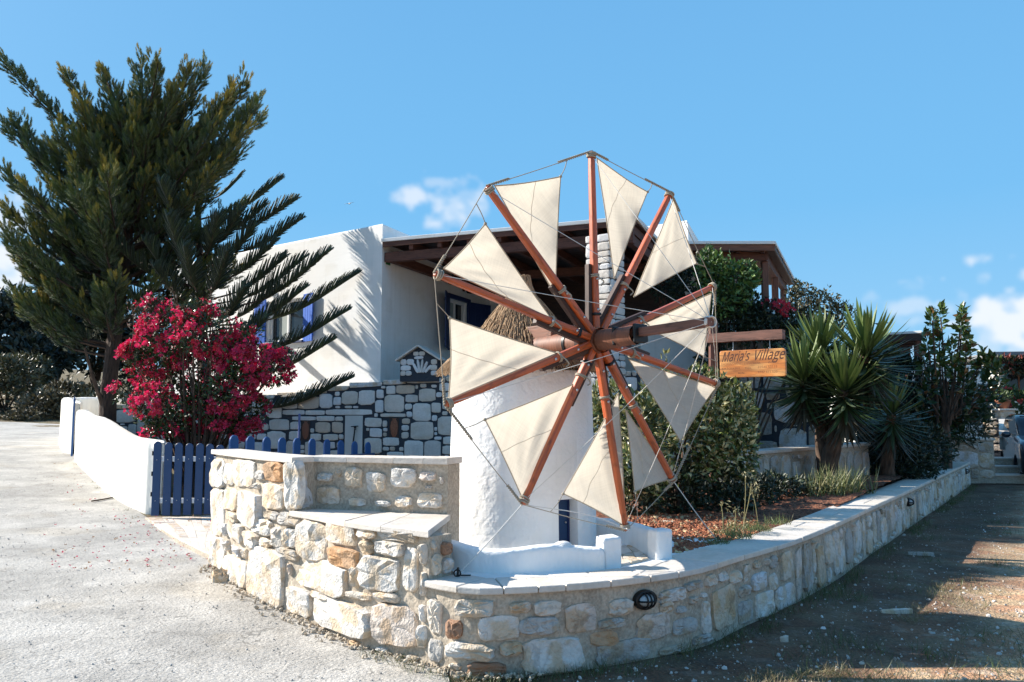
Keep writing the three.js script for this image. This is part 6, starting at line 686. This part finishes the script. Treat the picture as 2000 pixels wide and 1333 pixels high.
  const pp = thing('potted_pillar', 'short white-capped pillar carrying a terracotta pot at far right', 'pillar'), pc = at(1961, 818, 24.6); const ptop = at(1961, 799, 24.6).y; part('shaft', rbox(0.44, 1.3, 0.44, 0.01, pc.x, ptop - 0.7, pc.z), std([0.74, 0.66, 0.58], { map: T.stone, bumpMap: T.stoneBump, bumpScale: 0.02 }), pp); for (const y of [0.18, 0.34, 0.5]) part('course', rbox(0.46, 0.13, 0.46, 0.02, pc.x, ptop - y, pc.z), M.stones[y > 0.3 && y < 0.4 ? 5 : 1], pp); part('cap', rbox(0.56, 0.05, 0.56, 0.01, pc.x, ptop - 0.025, pc.z), M.slab, pp);
  const pot = thing('flower_pot', 'round terracotta flower pot on top of the capped pillar', 'pot', [pc.x, ptop, pc.z]); part('pot', boxUV(new THREE.LatheGeometry([[0, 0.01], [0.14, 0], [0.19, 0.2], [0.215, 0.2], [0.22, 0.27], [0.19, 0.27], [0.18, 0.22], [0, 0.21]].map((p) => new THREE.Vector2(...p)), 22)), M.terracotta, pot); const rp = rand(334); leaves(pot, [{ c: V(0, 0.36, 0), r: [0.24, 0.17, 0.24] }], 260, rp, { cols: [[0.03, 0.06, 0.015], [0.12, 0.19, 0.04]], len: 0.1, shell: 0.3 });
  const rs2 = thing('white_ramp', 'sunlit white sloping slab beside the pillar above the car', 'slab'); const k0 = at(1951, 819, 24), k1 = at(1974, 819, 24), k2 = at(1988, 850, 22.4), k3 = at(1952, 850, 22.4); { const g = new THREE.BufferGeometry(), A = [k0, k1, k2, k3], Bq = A.map((p) => p.clone().add(V(0, -0.4, 0))), pos = []; for (const [i, j, k, l] of [[3, 2, 1, 0]]) for (const m of [i, j, k, i, k, l]) pos.push(A[m].x, A[m].y, A[m].z); for (let i = 0; i < 4; i++) { const j = (i + 1) % 4; for (const p of [A[i], A[j], Bq[j], A[i], Bq[j], Bq[i]]) pos.push(p.x, p.y, p.z); } g.setAttribute('position', new THREE.Float32BufferAttribute(pos, 3)); g.computeVertexNormals(); part('slab', boxUV(g), M.slab, rs2); part('edge', beam(k3.clone().add(V(0, -0.03, 0.03)), k2.clone().add(V(0, -0.03, 0.03)), 0.05, 0.1), M.slab, rs2); }
}
// ---------------------------------------------------------------- parked car
{
  const car = thing('parked_car', 'dark grey-blue car nosing into the picture at right edge', 'car'), p = ground(2080, 950), paint = phys([0.018, 0.023, 0.036], { roughness: 0.3, metalness: 0.35, clearcoat: 1, clearcoatRoughness: 0.06 }); car.position.set(p.x + 0.02, G(p.x, p.z), p.z); car.rotation.y = -0.42;
  const side = (pts, w, bev) => { const s = new THREE.Shape(); s.moveTo(...pts[0]); s.splineThru(pts.slice(1).map((q) => new THREE.Vector2(...q))); return boxUV(new THREE.ExtrudeGeometry(s, { depth: w - 2 * bev, bevelSize: bev, bevelThickness: bev, bevelSegments: 4, bevelOffset: -bev * 0.6, curveSegments: 40 }).translate(0, 0, -w / 2 + bev).rotateY(-Math.PI / 2)); };
  const body = cut(side([[0.05, 0.3], [-0.02, 0.42], [-0.03, 0.62], [0.03, 0.84], [0.2, 0.97], [0.7, 1.05], [1.15, 1.1], [2.4, 1.12], [3.6, 1.1], [3.98, 1.0], [4.05, 0.6], [3.98, 0.3], [2, 0.26], [0.05, 0.3]], 1.74, 0.13), [0.78, 3.2].map((z) => new THREE.CylinderGeometry(0.36, 0.36, 2, 24).rotateZ(Math.PI / 2).translate(0, 0.33, z)));
  part('body', toCreasedNormals(body, 0.7), paint, car).scale.z = -1; const cab = side([[1.0, 1.06], [1.25, 1.26], [1.62, 1.55], [2.3, 1.62], [3.2, 1.6], [3.75, 1.35], [3.95, 1.05], [1.0, 1.06]], 1.5, 0.12); part('cabin', toCreasedNormals(cab, 0.7), M.glass, car).scale.z = -1; part('roof', rbox(1.24, 0.05, 1.7, 0.02, 0, 1.61, -2.5), paint, car);
  for (const s of [-1, 1]) { const hl = part('headlight', new THREE.SphereGeometry(1, 18, 12).scale(0.17, 0.1, 0.12).translate(s * 0.64, 0.79, -0.03), phys([0.6, 0.63, 0.66], { roughness: 0.1, transmission: 0.5, thickness: 0 }), car); part('reflector', new THREE.CylinderGeometry(0.08, 0.05, 0.06, 18).rotateX(Math.PI / 2).translate(s * 0.64, 0.79, 0.02), M.steel, hl); part('mirror', new THREE.SphereGeometry(0.1, 14, 10).scale(1.1, 0.8, 0.6).translate(s * 0.98, 1.16, -1.3), paint, car); for (const z of [-0.78, -3.2]) { const w = sub('wheel', car); part('tyre', boxUV(new THREE.TorusGeometry(0.24, 0.085, 12, 28).rotateY(Math.PI / 2).translate(s * 0.74, 0.32, z)), M.black, w); part('rim', boxUV(new THREE.CylinderGeometry(0.2, 0.2, 0.12, 20).rotateZ(Math.PI / 2).translate(s * 0.75, 0.32, z)), M.steel, w); } part('indicator', rbox(0.12, 0.05, 0.03, 0.01, s * 0.66, 0.62, 0.02), std([0.5, 0.2, 0.04]), car); }
  part('bumper', rbox(1.66, 0.2, 0.16, 0.06, 0, 0.46, 0.0), paint, car); const gr = part('grille', rbox(0.9, 0.16, 0.05, 0.01, 0, 0.78, 0.03), M.black, car); for (const y of [0.74, 0.78, 0.82]) part('bar', rbox(0.86, 0.014, 0.02, 0.003, 0, y, 0.06), M.steel, gr); part('number_plate', rbox(0.5, 0.11, 0.012, 0.003, 0, 0.46, 0.085), M.white, car);
}
// ---------------------------------------------------------------- hanging sign
{
  const sg = thing('hanging_sign', "orange wooden name board hanging from a rough timber beam, right of sails", 'sign'), r = rand(351);
  const pb = at(1393, 900, 10.4), b0 = at(1374, 662, 10.45), b1 = at(1531, 653.5, 9.8), td = b1.clone().sub(b0).setY(0).normalize();
  const rough = (g, s) => { const p = g.attributes.position, q = V(); for (let i = 0; i < p.count; i++) { q.fromBufferAttribute(p, i); p.setY(i, q.y + 0.012 * n3(q, 6, s)); } return g; };
  const seg = (a, b, w, h) => { const L = a.distanceTo(b), g = new THREE.BoxGeometry(L, h, w, 24, 2, 2); const d = b.clone().sub(a).normalize(), y = UP.clone().addScaledVector(d, -d.y).normalize(); return toCreasedNormals(rough(boxUV(g), 4).applyMatrix4(basis(d, y, d.clone().cross(y), a.clone().add(b).multiplyScalar(0.5))), 0.6); };
  part('post', beam(pb.clone().setY(0.35), at(1393, 628, 10.4), 0.1, 0.1, 0.01), M.signPost, sg); part('beam', seg(b0, b1, 0.1, 0.115), M.signPost, sg);
  const c0 = at(1407, 711, 10.3), c1 = at(1535.5, 709.5, 9.82), ct = c1.clone().sub(c0).setY(0), Wd = ct.length(), Hd = 0.34; ct.normalize(); const cn = V(-ct.z, 0, ct.x), cm = c0.clone().add(c1).multiplyScalar(0.5);
  const s = new THREE.Shape(), w = Wd / 2, h = Hd / 2, q = 0.035; s.moveTo(-w + q, -h); s.lineTo(w - q, -h); s.quadraticCurveTo(w, -h, w, -h + q); s.lineTo(w, h - q); s.quadraticCurveTo(w, h, w - q, h); s.lineTo(-w + q, h); s.quadraticCurveTo(-w, h, -w, h - q); s.lineTo(-w, -h + q); s.quadraticCurveTo(-w, -h, -w + q, -h);
  const g = new THREE.ExtrudeGeometry(s, { depth: 0.03, bevelSize: 0.006, bevelThickness: 0.006, bevelOffset: -0.006, bevelSegments: 2, curveSegments: 8 }).translate(0, 0, -0.02), uv = g.attributes.uv, gp = g.attributes.position; for (let i = 0; i < uv.count; i++) uv.setXY(i, clamp((gp.getX(i) + w) / Wd), clamp((gp.getY(i) + h) / Hd));
  const cv = document.createElement('canvas'); cv.width = 1024; cv.height = 424; const x = cv.getContext('2d'); const im = x.createImageData(1024, 424); for (let j = 0; j < 424; j++) for (let i = 0; i < 1024; i++) { const n = fbm(i / 260, j / 26, 5, 0, 0, 3), k = fbm(i / 300 + 9, j / 90, 4, 0, 0, 8), st = fbm(i / 200, j / 5, 3, 0, 0, 12), l = 0.74 + 0.42 * (n - 0.5) + 0.22 * (st - 0.5), t = clamp((k - 0.4) * 3.2), o = (j * 1024 + i) * 4; im.data[o] = Math.min(255, 262 * l * lerp(0.96, 1.12, t)); im.data[o + 1] = 168 * l * lerp(0.9, 1.25, t); im.data[o + 2] = 84 * l * lerp(0.8, 1.45, t); im.data[o + 3] = 255; } x.putImageData(im, 0, 0);
  x.save(); x.rotate(-0.018); x.fillStyle = '#4a2410'; x.strokeStyle = '#4a2410'; x.lineWidth = 2.2; x.font = 'italic 118px sans-serif'; const word = (t, X, Y, wd, hs) => { x.save(); x.translate(X, Y); x.transform(1, 0, -0.16, 1, 0, 0); const m = x.measureText(t).width; x.scale(wd / m, hs); x.fillText(t, 0, 0); x.strokeText(t, 0, 0); x.restore(); }; word("Maria's", 22, 172, 440, 1.75); word('Village', 520, 176, 480, 1.8); x.restore();
  x.fillStyle = 'rgba(80,42,18,0.8)'; x.font = '46px sans-serif'; const line = (t, X, Y, wd) => { x.save(); x.translate(X, Y); x.scale(wd / x.measureText(t).width, 1); x.fillText(t, 0, 0); x.restore(); }; line('ENOIKIAZOMENES EΠIΠΛΩMENA', 24, 226, 620); line('ΔΩM.', 760, 220, 160); line('KATOIKIEΣ', 30, 296, 300); line('THΛ.', 400, 300, 110); line('22840 53119', 600, 290, 300); line('KIN.', 290, 372, 120); line('6932 411 520', 600, 366, 300);
  const ctex = new THREE.CanvasTexture(cv); ctex.colorSpace = THREE.SRGBColorSpace; const bm = basis(ct, UP, cn, cm); part('board', g.applyMatrix4(bm), phys([1, 1, 1], { map: ctex, roughness: 0.5, clearcoat: 0.3, clearcoatRoughness: 0.35 }), sg);
  for (const k of [0.21, 0.77]) { const a = c0.clone().lerp(c1, k).setY(cm.y + h - 0.004), b = a.clone().setY(lerp(b0.y, b1.y, k) - 0.04); part('hanging_chain', merge([rod(a, b, 0.0045), new THREE.TorusGeometry(0.012, 0.003, 5, 10).translate(a.x, a.y + 0.008, a.z)]), M.steel, sg); }
}
// ---------------------------------------------------------------- gull, ground litter, weeds
{
  const gull = thing('gull', 'tiny white gull gliding in the blue sky above the house', 'bird'), p = at(682, 398, 75); gull.position.copy(p); gull.rotation.set(0.25, 0.5, 0.18);
  const wing = (s) => limb([V(0, 0, 0), V(s * 0.22, 0.1, 0.03), V(s * 0.5, 0.06, -0.06)], 0.07, 0.012, 8, 6, 0).scale(1, 0.5, 1); part('body', new THREE.SphereGeometry(1, 14, 10).scale(0.075, 0.07, 0.22), std([0.7, 0.7, 0.7]), gull); part('head', new THREE.SphereGeometry(0.055, 12, 8).translate(0, 0.03, 0.22), std([0.75, 0.75, 0.75]), gull); part('beak', new THREE.ConeGeometry(0.015, 0.06, 6).rotateX(Math.PI / 2).translate(0, 0.025, 0.29), std([0.6, 0.35, 0.05]), gull); part('wing', wing(1), std([0.4, 0.42, 0.45]), gull); part('wing', wing(-1), std([0.4, 0.42, 0.45]), gull); part('tail', new THREE.ConeGeometry(0.07, 0.16, 5).rotateX(Math.PI / 2).scale(1, 0.3, 1).translate(0, 0, -0.26), std([0.75, 0.75, 0.75]), gull);
}
{
  const r = rand(401), peb = new THREE.IcosahedronGeometry(1, 0), L = [], gp = (x, z) => G(x, z) + lump(x, z, 0.05) * sstep(-1.2, 0.6, x + 0.2 * Math.max(0, -z - 8)) - 0.012;
  const stuff = (name, label, cat, geo, mat, list) => { const m = scatter(name, geo, mat, list, scene, 'stuff'); m.userData.label = label; m.userData.category = cat; return m; };
  const inside = (x, z) => { let best = 1e9, bi = 0; for (let i = 0; i < wallTable.length; i += 8) { const w = W(wallTable[i][1]).p, d = (w.x - x) ** 2 + (w.z - z) ** 2; if (d < best) { best = d; bi = wallTable[i][1]; } } const w = W(bi); return (x - w.p.x) * w.n.x + (z - w.p.z) * w.n.z; };
  for (let i = 0; i < 9000; i++) { const d = 3.9 + 14 * Math.pow(r(), 1.7), x = lerp(-0.3, 0.62, r()) * d; if (d < 4.95 && x < -0.3) continue; if (inside(x, -d) < 0.05) continue; const s = 0.0035 + 0.011 * Math.pow(r(), 4), k = 0.6 + 0.6 * r(); L.push({ p: V(x, gp(x, -d) + s * 0.2, -d), d: ballDir(r), s: V(s * (0.8 + r()), s * 0.7, s * (0.8 + r())), c: r() < 0.6 ? [0.42 * k, 0.36 * k, 0.3 * k] : [0.58 * k, 0.56 * k, 0.53 * k], roll: 0 }); }
  stuff('gravel', 'loose pale gravel over the dirt track on the right', 'gravel', peb, M.straw, L);
  const Lr = []; for (let i = 0; i < 2600; i++) { const d = 3.9 + 12 * Math.pow(r(), 1.6), x = -lerp(0.02, 0.66, r()) * d; if (inside(x, -d) < 0.03) continue; const s = 0.0025 + 0.006 * Math.pow(r(), 3), k = 0.5 + 0.5 * r(); Lr.push({ p: V(x, G(x, -d) + 0.012, -d), d: ballDir(r), s, c: [0.5 * k, 0.48 * k, 0.45 * k], roll: 0 }); }
  for (let i = 0; i < 650; i++) { const s = r() * (sE + 0.8), o = 0.01 + 0.2 * r() * r(), p = Wo(s, o), q = 0.004 + 0.014 * Math.pow(r(), 2.5), k = 0.5 + 0.6 * r(); Lr.push({ p: V(p.x, G(p.x, p.z) + 0.02, p.z), d: ballDir(r), s: V(q * 1.4, q * 0.7, q), c: [0.6 * k, 0.5 * k, 0.38 * k], roll: 0 }); }
  stuff('grit', 'fine grit and crumbs on the concrete road and along the wall foot', 'grit', peb, M.straw, Lr);
  const blade = (() => { const g = new THREE.BufferGeometry(); g.setAttribute('position', new THREE.Float32BufferAttribute([-0.03, 0, 0, 0.03, 0, 0, 0.022, 0.55, 0.05, -0.03, 0, 0, 0.022, 0.55, 0.05, -0.022, 0.55, 0.05, -0.022, 0.55, 0.05, 0.022, 0.55, 0.05, 0, 1, 0.22], 3)); g.computeVertexNormals(); return g; })();
  const tuft = (out, x, y, z, n, h, spread, cols, lean = 0.55) => { for (let i = 0; i < n; i++) { const a = r() * 6.28, q = spread * Math.sqrt(r()); out.push({ p: V(x + Math.cos(a) * q, y, z + Math.sin(a) * q), d: jit(r, UP, lean), s: V(h * 0.55, h * (0.5 + 0.7 * r()), h * 0.8), c: shade(r, cols[Math.floor(r() * cols.length)], 0.5), roll: r() * 6 }); } };
  const GR = [[0.06, 0.11, 0.025], [0.09, 0.13, 0.035], [0.2, 0.18, 0.08]], DG = [[0.33, 0.26, 0.13], [0.27, 0.22, 0.11], [0.16, 0.15, 0.06]];
  const A = []; for (let s = sE + 0.3; s < WALL_L; s += 0.1) { if (fbm(s * 1.3, 4, 3) < 0.43) continue; const p = Wo(s + r() * 0.1, 0.04 + 0.16 * r()); tuft(A, p.x, gp(p.x, p.z), p.z, 26, 0.06 + 0.06 * r(), 0.08, GR); } for (let s = sE - 0.5; s < sE + 1.2; s += 0.07) { const p = Wo(s, 0.05 + r() * 0.1); tuft(A, p.x, gp(p.x, p.z), p.z, 26, 0.05 + 0.06 * r(), 0.07, GR, 0.7); }
  for (let i = 0; i < 330; i++) { const d = 5 + 15 * Math.pow(r(), 1.3), x = lerp(0.1, 0.62, r()) * d; if (inside(x, -d) < 0.1 || fbm(x * 0.9 + 3, d * 0.9, 3) < 0.5) continue; tuft(A, x, gp(x, -d), -d, 30, 0.05 + 0.07 * r(), 0.16, GR, 0.8); }
  for (const [x, y, n] of [[186, 945, 40], [196, 955, 24], [222, 976, 18], [250, 997, 16], [268, 1012, 22], [150, 908, 20], [416, 1112, 30]]) { const p = ground(x, y); tuft(A, p.x - 0.02, G(p.x, p.z), p.z + 0.02, n, 0.07, 0.06, [[0.2, 0.19, 0.08], [0.1, 0.13, 0.04]], 0.8); }
  stuff('grass', 'short green weeds along the foot of the low wall and track', 'grass', blade, M.leaf, A);
  const D = []; for (const [x, y, n, sp] of [[1530, 1325, 190, 0.14], [1600, 1318, 200, 0.14], [1640, 1312, 120, 0.1], [1480, 1330, 120, 0.12], [1800, 1195, 160, 0.16], [1840, 1165, 160, 0.16], [1780, 1212, 130, 0.12], [1845, 1150, 120, 0.1], [1890, 1140, 90, 0.2], [1930, 1160, 80, 0.2], [1880, 1190, 80, 0.2], [1700, 1325, 60, 0.1]]) { const p = ground(x, y); tuft(D, p.x, gp(p.x, p.z), p.z, n, 0.075, sp, DG, 1.1); }
  stuff('dry_grass', 'straw-coloured dry grass clumps on the sunny dirt track', 'dry grass', blade, M.leaf, D);
  // weeds and tall grass in the bed
  const clump = (name, label, list, h, cols, lean) => { const t = thing(name, label, 'weeds'), o = []; for (const [x, y, d, n, sp] of list) { const p = at(x, y, d); tuft(o, p.x, p.y - 0.02, p.z, n, h, sp, cols, lean); } const m = scatter('blades', blade, M.leaf, o, t, 'stuff'); return t; };
  clump('tall_grass', 'tall pale tuft of wild grass on the bed before the inner wall', [[1620, 968, 11.0, 170, 0.2], [1650, 966, 11.2, 160, 0.2], [1590, 975, 10.8, 60, 0.16], [1680, 960, 11.5, 60, 0.2]], 0.42, [[0.2, 0.22, 0.08], [0.13, 0.17, 0.055], [0.3, 0.27, 0.13]], 0.5);
  const wd = clump('weed_patch', 'green weeds spilling onto the wall coping beside the red soil', [[1400, 1060, 7.0, 150, 0.1], [1440, 1046, 7.2, 190, 0.13], [1480, 1032, 7.6, 190, 0.14], [1520, 1020, 7.9, 120, 0.12], [1450, 1030, 7.6, 120, 0.14], [1415, 1040, 7.4, 90, 0.1]], 0.11, [[0.1, 0.17, 0.035], [0.14, 0.19, 0.05], [0.22, 0.2, 0.08]], 0.9);
  const sk = thing('dry_stalks', 'few thin dry seed stalks standing in the soil bed', 'stalks'), S = [], hd = []; for (const [x0, y0, x1, y1, d] of [[1448, 1020, 1468, 945, 8], [1452, 1020, 1456, 925, 8.3], [1481, 1005, 1468, 955, 8.5], [1412, 1040, 1409, 985, 7.6], [1434, 1030, 1436, 990, 7.7], [1470, 1000, 1474, 930, 9]]) { const a = at(x0, y0, d).setY(0.5), b = at(x1, y1, d); S.push(tube([a, a.clone().lerp(b, 0.6).add(V(0.01, 0, 0)), b], 0.004, 10, 4)); for (let k = 0; k < 14; k++) hd.push({ p: b.clone().add(V((r() - 0.3) * 0.09, (r() - 0.7) * 0.09, (r() - 0.5) * 0.08)), d: jit(r, V(0.4, -0.6, 0), 0.7), s: V(0.05, 0.045, 0.05), c: [0.3, 0.27, 0.13], roll: r() * 6 }); } part('stems', merge(S), std([0.22, 0.2, 0.09]), sk); scatter('seed_heads', leafGeo(0.3), M.leaf, hd, sk, 'stuff');
  const mu = []; for (let i = 0; i < 5200; i++) { const u = r(), v = r(), p = atY(lerp(1225, 1480, u), lerp(1004, 1085, Math.pow(v, 0.8)), 0.52); if (inside(p.x, p.z) > -0.42 || p.distanceTo(V(TOWER.x, 0.52, TOWER.z)) < 1.3) continue; const k = 0.5 + 0.9 * r(), s = 0.012 + 0.02 * r(); mu.push({ p: p.setY(0.495 + 0.07 * (fbm(p.x * 1.6, p.z * 1.6, 4) - 0.5) + 0.02), d: ballDir(r), s: V(s, s * 0.5, s * 0.8), c: r() < 0.15 ? [0.5 * k, 0.36 * k, 0.2 * k] : [0.27 * k, 0.095 * k, 0.045 * k], roll: r() * 6 }); }
  stuff('soil_crumbs', 'red-brown crumbs and chips over the sunny soil bed', 'soil', peb, M.straw, mu);
  for (const [x, y, w, h, l, k] of [[1752, 1196, 0.26, 0.06, 'flat whitish rock bedded in the dirt at the shadow edge', 1], [1532, 1250, 0.06, 0.05, 'small white stone chip lying in the shaded dirt', 6], [1800, 1083, 0.3, 0.05, 'long pale flat stone in the shaded track', 3], [1305, 1020, 0.14, 0.1, 'yellowish stone lying on the red soil', 2]]) { const p = y < 1040 ? atY(x, y, 0.53) : ground(x, y), t = thing('flat_stone', l, 'stone'); part('stone', stoneGeo(w, h, 0.012, r, 0.7, 1.4).rotateX(-Math.PI / 2).rotateY(-0.1).translate(p.x, p.y + (y < 1040 ? 0.0 : 0.012), p.z), M.stones[k], t); }
  const st = thing('stick', 'thin bent brown twig lying on the concrete road', 'twig'); part('twig', tube([ground(178, 982), ground(198, 979), ground(219, 975)].map((p) => p.add(V(0, 0.02, 0))), 0.011, 10, 5), M.barkDark, st);
}
renderer.render(scene, camera);
